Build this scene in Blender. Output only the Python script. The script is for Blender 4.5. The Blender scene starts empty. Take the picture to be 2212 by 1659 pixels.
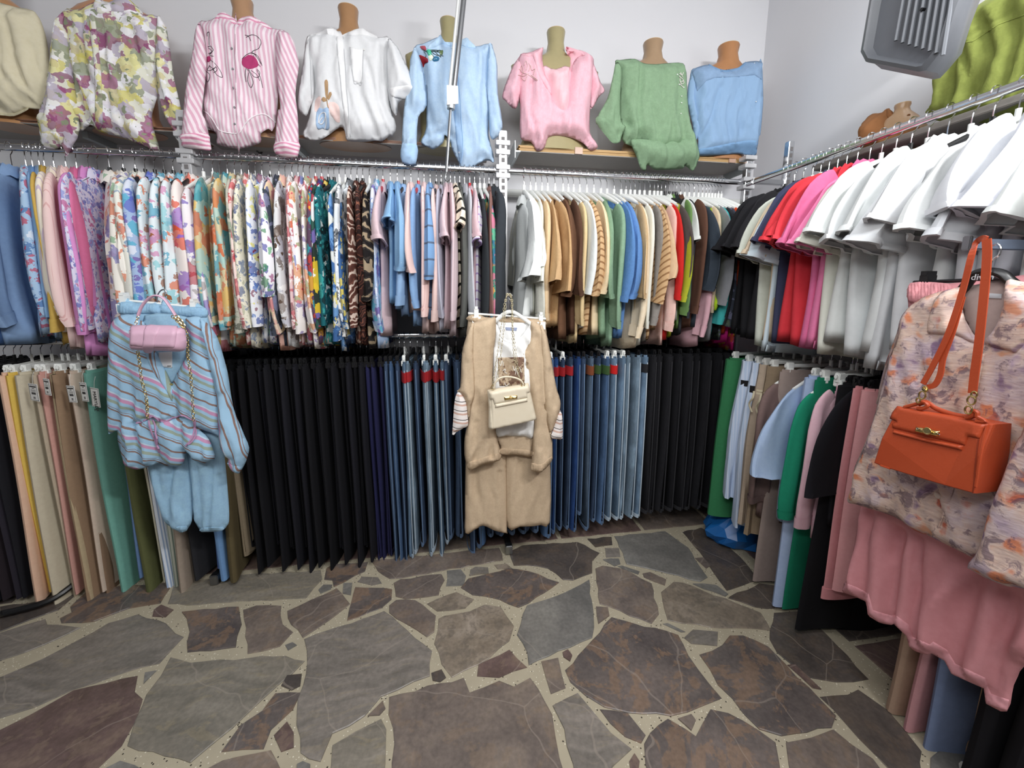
import bpy, bmesh, math, random
import numpy as np
from mathutils import Vector, Matrix
from mathutils.bvhtree import BVHTree
from mathutils.geometry import delaunay_2d_cdt
PI=math.pi
sc=bpy.context.scene
COL=sc.collection
rnd=random.Random(7)
# ---------------------------------------------------------------- camera (photo frame 2212x1659)
FPX,CX,CY,HC=855.0,1106.0,770.0,1.45
PIT=math.atan(138/FPX); YAW=math.atan(138*math.cos(PIT)/FPX)
cam=bpy.data.cameras.new('camera'); camo=bpy.data.objects.new('camera',cam); COL.objects.link(camo)
cam.sensor_width=36; cam.lens=36*FPX/2212; cam.clip_start=0.02; cam.shift_y=-(829.5-CY)/2212
camo.location=(0,0,HC); camo.rotation_euler=(PI/2-PIT,0,-YAW); sc.camera=camo
# ---------------------------------------------------------------- light and exposure
w=bpy.data.worlds.new('world'); sc.world=w; w.use_nodes=True
w.node_tree.nodes['Background'].inputs[0].default_value=(0.9,0.95,1,1)
w.node_tree.nodes['Background'].inputs[1].default_value=0.25
sc.view_settings.view_transform='Standard'; sc.view_settings.look='None'; sc.view_settings.gamma=1
sc.view_settings.use_curve_mapping=False; sc.view_settings.exposure=0.22
def area(name,loc,aim,sx,sy,power,col=(1,1,1)):
    l=bpy.data.lights.new(name,'AREA'); l.shape='RECTANGLE'; l.size=sx; l.size_y=sy; l.energy=power; l.color=col
    o=bpy.data.objects.new(name,l); COL.objects.link(o); o.location=loc
    o.rotation_euler=(Vector(aim)-Vector(loc)).to_track_quat('-Z','Y').to_euler(); return o
area('tube_and_fill_light',(1.35,-0.15,2.7),(0.2,2.2,1.5),0.55,0.12,31,(1,1,1))
area('tube_and_fill_light',(-0.9,-0.5,2.68),(-0.4,2.2,1.3),1.2,0.25,20,(0.97,0.99,1))
area('tube_and_fill_light',(0.2,-0.9,2.68),(0.5,1.8,1.2),1.5,0.6,18,(1,0.98,0.96))  # added fill from behind the camera, not a fitting of the shop
area('tube_and_fill_light',(0.35,0.5,2.9),(0.75,0.9,0),1.6,0.3,19,(0.97,0.99,1))  # added overhead fill that brightens the floor, no real tube here
# ---------------------------------------------------------------- pixel -> point
def ray(px,py):
    a=(px-CX)/FPX; b=(CY-py)/FPX; cy,sy=math.cos(YAW),math.sin(YAW); cp,sp=math.cos(PIT),math.sin(PIT)
    f=Vector((sy*cp,cy*cp,-sp)); r=Vector((cy,-sy,0)); u=Vector((sy*sp,cy*sp,cp))
    return f+r*a+u*b
CAM=Vector((0,0,HC))
def aty(px,py,Y): d=ray(px,py); return CAM+d*(Y/d.y)
def atx(px,py,X): d=ray(px,py); return CAM+d*(X/d.x)
def atz(px,py,Z): d=ray(px,py); return CAM+d*((Z-HC)/d.z)
def at(px,py,pl): return aty(px,py,pl[1]) if pl[0]=='y' else atx(px,py,pl[1])
# ---------------------------------------------------------------- materials
def lin(c):
    if isinstance(c,str):
        c=[int(c[i:i+2],16)/255 for i in (0,2,4)]; g_=.3*c[0]+.6*c[1]+.1*c[2]; c=[g_+(x-g_)*.88 for x in c]
    return tuple((x/12.92 if x<=0.04045 else ((x+0.055)/1.055)**2.4) for x in c)+(1,)
class NT:
    def __init__(s,name,rough=0.85,metal=0,spec=0.3):
        s.m=bpy.data.materials.new(name); s.m.use_nodes=True; s.t=s.m.node_tree; s.b=s.t.nodes['Principled BSDF']
        s.b.inputs['Roughness'].default_value=rough; s.b.inputs['Metallic'].default_value=metal
        s.b.inputs['Specular IOR Level'].default_value=spec
    def n(s,ty,**k):
        nd=s.t.nodes.new(ty)
        for a,v in k.items(): setattr(nd,a,v)
        return nd
    def l(s,a,b): s.t.links.new(a,b)
    def coord(s,rand=True,scale=(1,1,1)):
        tc=s.n('ShaderNodeTexCoord'); mp=s.n('ShaderNodeMapping'); mp.inputs['Scale'].default_value=scale
        s.l(tc.outputs['Object'],mp.inputs['Vector'])
        if rand:
            oi=s.n('ShaderNodeObjectInfo'); mu=s.n('ShaderNodeMath',operation='MULTIPLY'); mu.inputs[1].default_value=13.7
            s.l(oi.outputs['Random'],mu.inputs[0]); s.l(mu.outputs[0],mp.inputs['Location'])
        return mp.outputs[0]
    def noise(s,vec,scale,detail=2,rough=0.5):
        nn=s.n('ShaderNodeTexNoise'); nn.inputs['Scale'].default_value=scale; nn.inputs['Detail'].default_value=detail
        nn.inputs['Roughness'].default_value=rough
        s.l(vec,nn.inputs['Vector']); return nn
    def ramp(s,fac,stops,const=False):
        r=s.n('ShaderNodeValToRGB'); cr=r.color_ramp
        if const: cr.interpolation='CONSTANT'
        while len(cr.elements)<len(stops): cr.elements.new(0.5)
        for e,(p,c) in zip(cr.elements,stops): e.position=p; e.color=lin(c)
        s.l(fac,r.inputs[0]); return r.outputs[0]
    def mix(s,fac,a,b,mode='MIX'):
        m=s.n('ShaderNodeMix',data_type='RGBA',blend_type=mode)
        for sock,v in ((m.inputs[0],fac),(m.inputs[6],a),(m.inputs[7],b)):
            if hasattr(v,'links'): s.l(v,sock)
            elif isinstance(v,(int,float)): sock.default_value=v
            else: sock.default_value=lin(v)
        return m.outputs[2]
    def math(s,op,a,b=0.0):
        m=s.n('ShaderNodeMath',operation=op)
        for i,v in enumerate((a,b)):
            if hasattr(v,'links'): s.l(v,m.inputs[i])
            else: m.inputs[i].default_value=v
        return m.outputs[0]
    def bump(s,h,strength=0.2,dist=0.002):
        b=s.n('ShaderNodeBump'); b.inputs['Strength'].default_value=strength; b.inputs['Distance'].default_value=dist
        s.l(h,b.inputs['Height']); s.l(b.outputs[0],s.b.inputs['Normal'])
    def col(s,c):
        if hasattr(c,'links'): s.l(c,s.b.inputs['Base Color'])
        else: s.b.inputs['Base Color'].default_value=lin(c)
        return s.m
def warp(m,v,scale=9,amt=0.05):
    nn=m.noise(v,scale,2); sb=m.n('ShaderNodeVectorMath',operation='MULTIPLY_ADD')
    m.l(nn.outputs['Color'],sb.inputs[0]); sb.inputs[1].default_value=(amt,)*3; m.l(v,sb.inputs[2]); return sb.outputs[0]
MC={}
def solid(c,rough=0.88,bump=0.15,spec=0.25):
    k=('s',c,rough,bump,spec)
    if k in MC: return MC[k]
    m=NT('cloth_'+c,rough,0,spec); v=m.coord()
    n=m.noise(v,60,3,0.6); a=m.mix(0.12,c,n.outputs['Fac'],'OVERLAY')
    m.col(a)
    if bump: m.bump(n.outputs['Fac'],bump,0.002)
    MC[k]=m.m; return m.m
def crinkle(c,amt=0.5):
    k=('c',c,amt)
    if k in MC: return MC[k]
    m=NT('linen_'+c,0.9,0,0.2); v=m.coord(); n=m.noise(v,34,5,0.65); n2=m.noise(v,140,2)
    a=m.mix(0.18,c,n.outputs['Fac'],'OVERLAY'); a=m.mix(0.12,a,n2.outputs['Fac'],'OVERLAY'); m.col(a); m.bump(n.outputs['Fac'],amt,0.004)
    MC[k]=m.m; return m.m
def floral(base,cols,scale=14,dens=0.45,fine=0.6,w=0.06):
    k=('f',base,tuple(cols),scale,dens)
    if k in MC: return MC[k]
    scale*=1.35; m=NT('print_'+base,0.85,0,0.25); v=m.coord(); wv=warp(m,v,30,w*.8)
    out=base
    for i,(sc_,d) in enumerate(((scale*1.9,dens*0.8),(scale,dens))):
        vo=m.n('ShaderNodeTexVoronoi'); vo.inputs['Scale'].default_value=sc_; m.l(wv,vo.inputs['Vector'])
        sp=m.n('ShaderNodeSeparateColor'); m.l(vo.outputs['Color'],sp.inputs[0])
        cc=list(cols) if i else list(cols[::-1]); n=len(cc)
        rp=m.ramp(sp.outputs[0],[(j/n,c) for j,c in enumerate(cc)],True)
        nn=m.noise(wv,scale*5,2); th=m.math('MULTIPLY_ADD',nn.outputs['Fac'],0.55)
        th.node.inputs[2].default_value=-0.27
        dd=m.math('ADD',vo.outputs['Distance'],th); f=m.math('LESS_THAN',dd,d)
        sh=m.math('LESS_THAN',sp.outputs[1],0.72); f=m.math('MULTIPLY',f,sh)
        out=m.mix(m.math('MULTIPLY',f,.8),out,rp)
        if i:
            f2=m.math('LESS_THAN',dd,d*0.28); f2=m.math('MULTIPLY',f2,sh); out=m.mix(f2,out,cols[(len(cols)//2)])
    m.col(out); MC[k]=m.m; return m.m
def stripes(cols,period=0.02,dirv=(1,0,0),bases=None,wob=0.0,rand=False,chev=None,bump=True):
    """cols: list of (pos,colour) over one period"""
    k=('st',tuple(cols),period,dirv,wob,chev)
    if k in MC: return MC[k]
    m=NT('stripe_cloth',0.88,0,0.2); v=m.coord(rand)
    if wob: v=warp(m,v,6,wob)
    if chev is not None:
        sx=m.n('ShaderNodeSeparateXYZ'); m.l(v,sx.inputs[0]); ax=m.math('ABSOLUTE',m.math('SUBTRACT',sx.outputs[0],chev))
        cb=m.n('ShaderNodeCombineXYZ'); m.l(ax,cb.inputs[0]); m.l(sx.outputs[1],cb.inputs[1]); m.l(sx.outputs[2],cb.inputs[2]); v2=cb.outputs[0]
    else: v2=v
    d=m.n('ShaderNodeVectorMath',operation='DOT_PRODUCT'); m.l(v2,d.inputs[0]); d.inputs[1].default_value=dirv
    f=m.math('FRACT',m.math('ADD',m.math('MULTIPLY',d.outputs['Value'],1/period),100.0))
    m.col(m.ramp(f,cols,True))
    if bump: n=m.noise(v,45,4); m.bump(n.outputs['Fac'],0.25,0.003)
    MC[k]=m.m; return m.m
def animal(a,b,c,scale=9):
    k=('an',a,b,c,scale)
    if k in MC: return MC[k]
    m=NT('animal_print',0.85,0,0.2); v=m.coord(); wv=warp(m,v,14,0.12)
    wt=m.n('ShaderNodeTexWave',bands_direction='Z'); wt.inputs['Scale'].default_value=scale; wt.inputs['Distortion'].default_value=6; m.l(wv,wt.inputs['Vector'])
    m.col(m.ramp(wt.outputs['Fac'],[(0,a),(0.35,b),(0.6,a),(0.8,c)],True)); MC[k]=m.m; return m.m
def denim(c,light=0.5):
    k=('d',c,light)
    if k in MC: return MC[k]
    m=NT('denim_'+c,0.9,0,0.15); v=m.coord(True,(60,60,9)); n=m.noise(v,3,4,0.7); v2=m.coord(True); n2=m.noise(v2,5,3)
    a=m.mix(0.55,c,n.outputs['Fac'],'OVERLAY'); lt=m.ramp(n2.outputs['Fac'],[(0.45,'808080'),(0.75,'c8c8c8')]); a=m.mix(light,a,lt,'OVERLAY')
    m.col(a); m.bump(n.outputs['Fac'],0.25,0.002); MC[k]=m.m; return m.m
def speck(base,c,scale=120,d=0.12,rough=0.7):
    k=('sp',base,c,scale)
    if k in MC: return MC[k]
    m=NT('glitter_cloth',rough,0,0.3); v=m.coord()
    vo=m.n('ShaderNodeTexVoronoi'); vo.inputs['Scale'].default_value=scale; m.l(v,vo.inputs['Vector'])
    f=m.math('LESS_THAN',vo.outputs['Distance'],d); m.col(m.mix(f,base,c)); MC[k]=m.m; return m.m
def plain(name,c,rough=0.5,metal=0,spec=0.5):
    k=('p',name,c,rough,metal)
    if k in MC: return MC[k]
    m=NT(name,rough,metal,spec); v=m.coord(); n=m.noise(v,40,2); m.col(m.mix(0.06,c,n.outputs['Fac'],'OVERLAY')); MC[k]=m.m; return m.m
CHROME=plain('chrome','d5d6d8',0.14,1); STEEL=plain('steel','9a9c9e',0.3,1); GOLD=plain('gold','e2c27a',0.22,1)
WPLAS=plain('white_plastic','eef0ec',0.35); BPLAS=plain('black_plastic','141416',0.35); GREYM=plain('grey_plastic','5d6066',0.45)
GALV=plain('galvanised','b8c0c2',0.4,0.7)
# ---------------------------------------------------------------- object helpers
def thing(name,label,cat,loc=(0,0,0),rz=0,group=None):
    o=bpy.data.objects.new(name,None); COL.objects.link(o); o.location=loc; o.rotation_euler=(0,0,rz); o.empty_display_size=0.05
    o['label']=label; o['category']=cat
    if group: o['group']=group
    return o
def tag(o,label,cat,group=None):
    o['label']=label; o['category']=cat
    if group: o['group']=group
    return o
def mesh(name,verts,faces,mat,smooth=True):
    me=bpy.data.meshes.new(name); me.from_pydata([tuple(v) for v in verts],[],faces); me.materials.append(mat)
    bm=bmesh.new(); bm.from_mesh(me); bmesh.ops.recalc_face_normals(bm,faces=bm.faces); bm.to_mesh(me); bm.free()
    if smooth:
        me.polygons.foreach_set('use_smooth',[True]*len(me.polygons))
        if len(me.polygons)<400: me.set_sharp_from_angle(angle=0.75)
    return me
def link(name,me,parent=None,mat=None,loc=None):
    o=bpy.data.objects.new(name,me); COL.objects.link(o)
    if parent is not None: o.parent=parent
    if loc is not None: o.location=loc
    if mat is not None:
        o.material_slots[0].link='OBJECT'; o.material_slots[0].material=mat
    return o
def wpart(name,verts,faces,mat,parent=None,smooth=True):
    """verts in world space; the parent is an unrotated root (or a part of one)"""
    off=Vector((0,0,0)); p=parent
    while p is not None: off+=Vector(p.location); p=p.parent
    return link(name,mesh(name,[Vector(v)-off for v in verts],faces,mat,smooth),parent)
def struct(o): o['kind']='structure'; return o
def boxg(x0,x1,y0,y1,z0,z1,bev=0):
    bm=bmesh.new(); bmesh.ops.create_cube(bm,size=1)
    for v in bm.verts: v.co=Vector(((x0+x1)/2+v.co.x*(x1-x0),(y0+y1)/2+v.co.y*(y1-y0),(z0+z1)/2+v.co.z*(z1-z0)))
    if bev: bmesh.ops.bevel(bm,geom=bm.edges[:],offset=bev,segments=2,affect='EDGES')
    bm.verts.index_update(); V=[v.co.copy() for v in bm.verts]; F=[[v.index for v in f.verts] for f in bm.faces]; bm.free(); return V,F
def join(*gs):
    V=[];F=[]
    for v,f in gs: n=len(V); V+=list(v); F+=[[i+n for i in q] for q in f]
    return V,F
def xf(g,M): return [M@Vector(v) for v in g[0]],g[1]
def tube(path,r,n=8,ry=None,closed=False,cap=True):
    P=[Vector(p) for p in path]; V=[];F=[]; m=len(P); up=None
    for i,p in enumerate(P):
        if closed: t=(P[(i+1)%m]-P[i-1])
        else: t=(P[min(i+1,m-1)]-P[max(i-1,0)])
        t.normalize()
        if up is None: up=Vector((1,0,0)) if abs(t.x)<0.8 else Vector((0,1,0))
        a=(up-t*up.dot(t)).normalized(); b=t.cross(a); up=a
        ri=r[i] if isinstance(r,(list,tuple)) else r; rj=ri if ry is None else (ry[i] if isinstance(ry,(list,tuple)) else ry)
        for k in range(n):
            q=2*PI*k/n; V.append(p+a*(ri*math.cos(q))+b*(rj*math.sin(q)))
    for i in range(m if closed else m-1):
        j=(i+1)%m
        for k in range(n): F.append([i*n+k,i*n+(k+1)%n,j*n+(k+1)%n,j*n+k])
    if cap and not closed: F.append(list(range(n))[::-1]); F.append([(m-1)*n+k for k in range(n)])
    return V,F
def bez(pts,n=6):
    """Catmull-Rom through points"""
    P=[Vector(p) for p in pts]; out=[]
    for i in range(len(P)-1):
        a=P[max(i-1,0)];b=P[i];c=P[i+1];d=P[min(i+2,len(P)-1)]
        for k in range(n):
            t=k/n; out.append(0.5*((2*b)+(c-a)*t+(2*a-5*b+4*c-d)*t*t+(3*b-a-3*c+d)*t**3))
    out.append(P[-1]); return out
def loft(loops,cap0=False,cap1=False):
    n=len(loops[0]); V=[p for L in loops for p in L]; F=[]
    for i in range(len(loops)-1):
        for k in range(n): F.append([i*n+k,i*n+(k+1)%n,(i+1)*n+(k+1)%n,(i+1)*n+k])
    if cap0: F.append(list(range(n))[::-1])
    if cap1: F.append([(len(loops)-1)*n+k for k in range(n)])
    return V,F
# ---------------------------------------------------------------- cloth sheets: real outline, real thickness, folds
def smooth_poly(p,n=3):
    P=[Vector((a[0],a[1])) for a in p]; m=len(P); out=[]
    for i in range(m):
        a,b,c,d=P[i-1],P[i],P[(i+1)%m],P[(i+2)%m]
        k=max(1,min(n,int((c-b).length/6)+1))
        for j in range(k):
            t=j/k; out.append(0.5*((2*b)+(c-a)*(t*0.9)+((2*a-5*b+4*c-d)*t*t+(3*b-a-3*c+d)*t**3)) if k>1 else b)
    return out
def fill(poly,step,jit=0.15,seed=0):
    P=np.array([(p[0],p[1]) for p in poly],float)
    # resample boundary
    B=[]
    for i in range(len(P)):
        a,b=P[i],P[(i+1)%len(P)]; n=max(1,int(np.linalg.norm(b-a)/step+0.5))
        for k in range(n): B.append(a+(b-a)*k/n)
    B=np.array(B); nb=len(B)
    x0,y0=B.min(0);x1,y1=B.max(0); r=np.random.RandomState(seed)
    gx,gy=np.meshgrid(np.arange(x0,x1,step),np.arange(y0,y1,step)); G=np.stack([gx.ravel(),gy.ravel()],1); G+=(r.rand(*G.shape)-.5)*step*jit
    A=B; C=np.roll(B,-1,0)
    def inside(Q):
        c=np.zeros(len(Q),bool)
        for a,b in zip(A,C):
            if a[1]==b[1]: continue
            m=((a[1]>Q[:,1])!=(b[1]>Q[:,1]))&(Q[:,0]<(b[0]-a[0])*(Q[:,1]-a[1])/(b[1]-a[1])+a[0]); c^=m
        return c
    def dist(Q):
        d=np.full(len(Q),1e9)
        for a,b in zip(A,C):
            ab=b-a; L=ab@ab+1e-12; t=np.clip(((Q-a)@ab)/L,0,1); d=np.minimum(d,np.linalg.norm(Q-a-t[:,None]*ab,axis=1))
        return d
    G=G[inside(G)]; 
    if len(G): G=G[dist(G)>step*0.45]
    allp=np.vstack([B,G]) if len(G) else B
    vs,_,fs,ov,_,_=delaunay_2d_cdt([Vector(p) for p in allp],[(i,(i+1)%nb) for i in range(nb)],[],1,1e-9)
    V=np.array([(v.x,v.y) for v in vs]); D=dist(V); D[D<step*0.05]=0
    return V,[list(f) for f in fs],D
def seg_dist(Q,line):
    d=np.full(len(Q),1e9)
    for a,b in zip(line[:-1],line[1:]):
        a=np.array(a);b=np.array(b);ab=b-a;L=ab@ab+1e-12;t=np.clip(((Q-a)@ab)/L,0,1); d=np.minimum(d,np.linalg.norm(Q-a-t[:,None]*ab,axis=1))
    return d
BV={}
def puff(name,pts,pl,mat,parent=None,T=0.04,Tb=0.03,k=0.05,fold=0.006,kx=38,step=0.012,creases=(),seed=1,zb=None,slope=0,smooth=True,gather=(),zs=0.65):
    """closed cloth shell on the vertical plane pl; pts are photo points ray-cast onto that plane"""
    pp=smooth_poly(pts) if smooth else [Vector(p) for p in pts]
    W=[at(p[0],p[1],pl) for p in pp]
    uz=[((q.x if pl[0]=='y' else -q.y),q.z) for q in W]
    V,F,D=fill(uz,step,seed=seed)
    def prof(k_): e=np.clip(D/k_,0,1); return 0.55*(1-(1-e)**2)+0.45*e*e*(3-2*e)
    m=prof(k); r=np.random.RandomState(seed); ph=r.rand(8)*6.28
    u,z=V[:,0],V[:,1]; zt=z.max(); s=np.clip((zt-z)/(zt-z.min()+1e-6),0,1)
    wx=u+0.02*np.sin(7*z+ph[0])+0.012*np.sin(17*z+ph[1])+slope*(zt-z)
    from mathutils import noise as mn
    kf=kx/38; sd=seed*3.7+len(name)
    f=np.array([2.6*(0.22-abs(mn.noise(Vector((a_*17*kf+0.6*math.sin(5*b_),b_*4.2*zs+a_*3*zs,sd)))))*1.8+1.1*(0.2-abs(mn.noise(Vector((a_*34*kf-b_*9*zs,b_*12*zs,sd+5)))))+0.4*mn.noise(Vector((a_*60,b_*40*zs,sd+9))) for a_,b_ in zip(wx,z)])
    fo=fold*f*(0.45+0.55*s)
    for c,amp,wd in creases:
        q=[at(a,b,pl) for a,b in c]; ln=[((t.x if pl[0]=='y' else -t.y),t.z) for t in q]
        fo=fo-1.35*amp*np.exp(-(seg_dist(V,ln)/wd)**2)
    for c,amp,wd,kk in gather:
        q=[at(a,b,pl) for a,b in c]; ln=[((t.x if pl[0]=='y' else -t.y),t.z) for t in q]
        dd=seg_dist(V,ln); fo=fo+amp*np.exp(-(dd/wd)**2)*np.sin(kk*u+3*np.sin(20*z))
    mk=np.clip(D/0.015,0,1)
    fr=T*m+fo*mk; bk=Tb*m+(-fo*0.5)*mk; fr=np.maximum(fr,0.002*(D>0)); bk=np.maximum(bk,0.002*(D>0))
    if zb is not None: bk=np.where(z<zb,0.001*(D>0),bk)
    n=len(V); idx=list(range(n)); VV=[]
    def P(i,d):
        return Vector((u[i],pl[1]+d,z[i])) if pl[0]=='y' else Vector((pl[1]+d,-u[i],z[i]))
    for i in range(n): VV.append(P(i,-fr[i]))
    for i in range(n):
        if D[i]>0: idx[i]=len(VV); VV.append(P(i,bk[i]))
    FF=[f for f in F]+[[idx[i] for i in f][::-1] for f in F if any(D[i]>0 for i in f)]
    o=wpart(name,VV,FF,mat,parent)
    BV[o.name]=BVHTree.FromPolygons([tuple(v) for v in VV],FF)
    o['_b']=o.name
    return o
def hit(px,py,bvhs,pl=None):
    d=ray(px,py).normalized(); best=None
    for b in bvhs:
        h=b.ray_cast(CAM,d)
        if h[0] is not None and (best is None or h[3]<best[3]): best=h
    if best is None: return None
    n=best[1]; n=-n if n.dot(d)>0 else n
    return best[0],n
def bv(*objs): return [BV[o['_b']] for o in objs]
def drape(name,pts,on,mat,parent,off=0.002,th=0.003,step=5,smooth=True,fold=0,seed=0,pl=None,kx=0.4):
    """a piece sewn on a garment: its outline lies on the surface below and has its own thickness"""
    pp=smooth_poly(pts) if smooth else [Vector(p) for p in pts]
    V,F,D=fill(pp,step,seed=seed); B=bv(*on); H=[hit(v[0],v[1],B) for v in V]
    ok=[i for i,h in enumerate(H) if h]
    if not ok: return None
    for i,h in enumerate(H):
        if h is None:
            j=min(ok,key=lambda q:(V[q][0]-V[i][0])**2+(V[q][1]-V[i][1])**2); hp,hn=H[j]
            d=ray(*V[i]); t=(hp-CAM).dot(hn)/d.dot(hn) if abs(d.dot(hn))>0.15 else (hp-CAM).length/d.length
            q=CAM+d*t
            if (q-hp).length>0.08: q=CAM+d*((hp-CAM).length/d.length)
            H[i]=(q,hn)
    mn_=sum((h[1] for h in H),Vector((0,0,0))).normalized(); H=[(p,(n*.25+mn_*.75).normalized()) for p,n in H]
    VV=[];idx=[]
    for i,(p,n) in enumerate(H):
        e=min(1,D[i]/(step*1.2)); f=fold*math.sin(V[i][0]*kx+0.7*math.sin(V[i][1]*0.1))*e
        VV.append(p+n*(off+th*e+f))
    for i,(p,n) in enumerate(H): idx.append(len(VV)); VV.append(p+n*(off-0.004))
    nb=[i for i in range(len(D)) if D[i]==0]
    FF=[f for f in F]+[[idx[i] for i in f][::-1] for f in F]
    from collections import Counter
    ec=Counter(); 
    for f in F:
        for a,b in zip(f,f[1:]+f[:1]): ec[(a,b)]+=1
    for (a,b) in list(ec):
        if (b,a) not in ec: FF.append([b,a,idx[a],idx[b]])
    o=wpart(name,VV,FF,mat,parent); BV[o.name]=BVHTree.FromPolygons([tuple(v) for v in VV],FF); o['_b']=o.name
    return o
def stroke(name,lines,on,mat,parent,r=0.0012,off=0.001,n=4):
    g=[];B=bv(*on)
    for ln in lines:
        P=[hit(p[0],p[1],B) for p in bez([(a[0],a[1],0) for a in ln],n)]
        P=[h[0]+h[1]*off for h in P if h]
        if len(P)>1: g.append(tube(P,r,5))
    if not g: return None
    V,F=join(*g); return wpart(name,V,F,mat,parent)
def buttons(pts,on,mat,parent,r=0.006,name='button'):
    B=bv(*on)
    for p in pts:
        h=hit(p[0],p[1],B)
        if not h: continue
        q=h[1].to_track_quat('Z','Y').to_matrix().to_4x4(); M=Matrix.Translation(h[0]+h[1]*0.003)@q
        L=[]
        for z,rr in ((-0.002,r),(0.001,r),(0.002,r*0.9),(0.0012,r*0.65)):
            L.append([Vector((rr*math.cos(2*PI*k/12),rr*math.sin(2*PI*k/12),z)) for k in range(12)])
        V,F=xf(loft(L,True,True),M); wpart(name,V,F,mat,parent,False)
def text(s,loc,size,mat,parent,rot=(PI/2,0,0),name='lettering',ext=0.0004,align='CENTER'):
    cu=bpy.data.curves.new(name,'FONT'); cu.body=s; cu.size=size; cu.extrude=ext; cu.align_x=align; cu.align_y='CENTER'; cu.resolution_u=2
    o=bpy.data.objects.new(name,cu); COL.objects.link(o)
    dg=bpy.context.evaluated_depsgraph_get(); me=bpy.data.meshes.new_from_object(o.evaluated_get(dg)); bpy.data.objects.remove(o)
    me.materials.clear(); me.materials.append(mat)
    off=Vector((0,0,0)); p=parent
    while p is not None: off+=Vector(p.location); p=p.parent
    q=link(name,me,parent); q.location=Vector(loc)-off; q.rotation_euler=rot; return q
# ================================================================ room
m=NT('painted_wall',0.75,0,0.2); v=m.coord(False); n=m.noise(v,2,3); n2=m.noise(v,120,2)
m.col(m.mix(n.outputs['Fac'],'dcdcdf','d6d7dc')); m.bump(n2.outputs['Fac'],0.12,0.001); WALL=m.m
m=NT('grout',0.7,0,0.3); v=m.coord(False); n=m.noise(v,9,4); n2=m.noise(v,90,2)
a=m.mix(n.outputs['Fac'],'a0967f','b6ab92'); vo=m.n('ShaderNodeTexVoronoi'); vo.inputs['Scale'].default_value=95; m.l(v,vo.inputs['Vector'])
f=m.math('LESS_THAN',vo.outputs['Distance'],0.22); a=m.mix(m.math('MULTIPLY',f,m.math('GREATER_THAN',n2.outputs['Fac'],0.52)),a,'d8d2bd')
vo2=m.n('ShaderNodeTexVoronoi'); vo2.inputs['Scale'].default_value=60; m.l(v,vo2.inputs['Vector'])
a=m.mix(m.math('MULTIPLY',m.math('LESS_THAN',vo2.outputs['Distance'],0.16),m.math('GREATER_THAN',n.outputs['Fac'],0.5)),a,'3c362c')
m.col(a); m.bump(n2.outputs['Fac'],0.3,0.002); GROUT=m.m
BW,RW=2.5,2.02
def wbox(name,*a):
    V,F=boxg(*a[:6]); return struct(wpart(name,V,F,a[6],None,False))
floor=wbox('floor',-4,RW,-3,BW,-0.08,0,GROUT)
wbox('wall_back',-4,RW,BW,BW+0.1,0,3.4,WALL); wbox('wall_right',RW,RW+0.1,-3,BW+0.1,0,3.4,WALL)
wbox('wall_left',-4.1,-4,-3,BW,0,3.4,WALL); wbox('wall_front',-4,RW,-3.1,-3,0,3.4,WALL)
wbox('ceiling',-4,RW,-3,BW,3.4,3.5,WALL)
# ---- flagstones
def stone_mat(a,b,c,vein,sc_=5,spots=0.0,band=False,rough=0.38):
    m=NT('flagstone',rough,0,0.45); v=m.coord(True); wv=warp(m,v,3,0.25)
    if band:
        mp=m.n('ShaderNodeMapping'); mp.inputs['Rotation'].default_value=(0,0,0.55); mp.inputs['Scale'].default_value=(1,5,1); m.l(wv,mp.inputs[0]); wv=mp.outputs[0]
    n=m.noise(wv,sc_,6,0.62); col=m.ramp(n.outputs['Fac'],[(0.3,a),(0.5,b),(0.68,c)])
    n2=m.noise(wv,sc_*2.2,5,0.7); f=m.ramp(n2.outputs['Fac'],[(0.56-spots*0.14,'000000'),(0.6-spots*0.12,'ffffff')]); col=m.mix(m.math('MULTIPLY',f,0.25+spots*0.6),col,vein)
    n3=m.noise(v,70,3); col=m.mix(0.35,col,n3.outputs['Fac'],'OVERLAY')
    vo=m.n('ShaderNodeTexVoronoi',feature='DISTANCE_TO_EDGE'); vo.inputs['Scale'].default_value=2.1; m.l(warp(m,v,4,0.12),vo.inputs['Vector'])
    col=m.mix(m.math('MULTIPLY',m.math('LESS_THAN',vo.outputs['Distance'],0.004),0.3),col,'a5988a')
    m.col(col); m.bump(n3.outputs['Fac'],0.12,0.002); return m.m
ST={'g':stone_mat('68625b','7a736b','8a8178','928468',4,0,True),'o':stone_mat('6c675d','7d766a','8c8477','988a6a',3,0.1,True),
 'b':stone_mat('5f5550','72665e','847669','86705a',6,0.12),'t':stone_mat('74685a','877a6a','978a7b','645c54',9,0.35),
 'm':stone_mat('504948','625955','726660','8c6e54',6,0.4),'d':stone_mat('46403d','554d48','635850','68584a',6,0.2),
 'r':stone_mat('574640','685450','7a665a','84705f',7,0.2),'s':stone_mat('64625e','75726d','85827b','726f69',5,0)}
A1=lambda L:[(x/3.16,1160+y/3.16) for x,y in L]
A2=lambda L:[(600+x/3.136,1130+y/3.136) for x,y in L]
A3=lambda L:[(1200+x/3.136,1130+y/3.136) for x,y in L]
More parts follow.
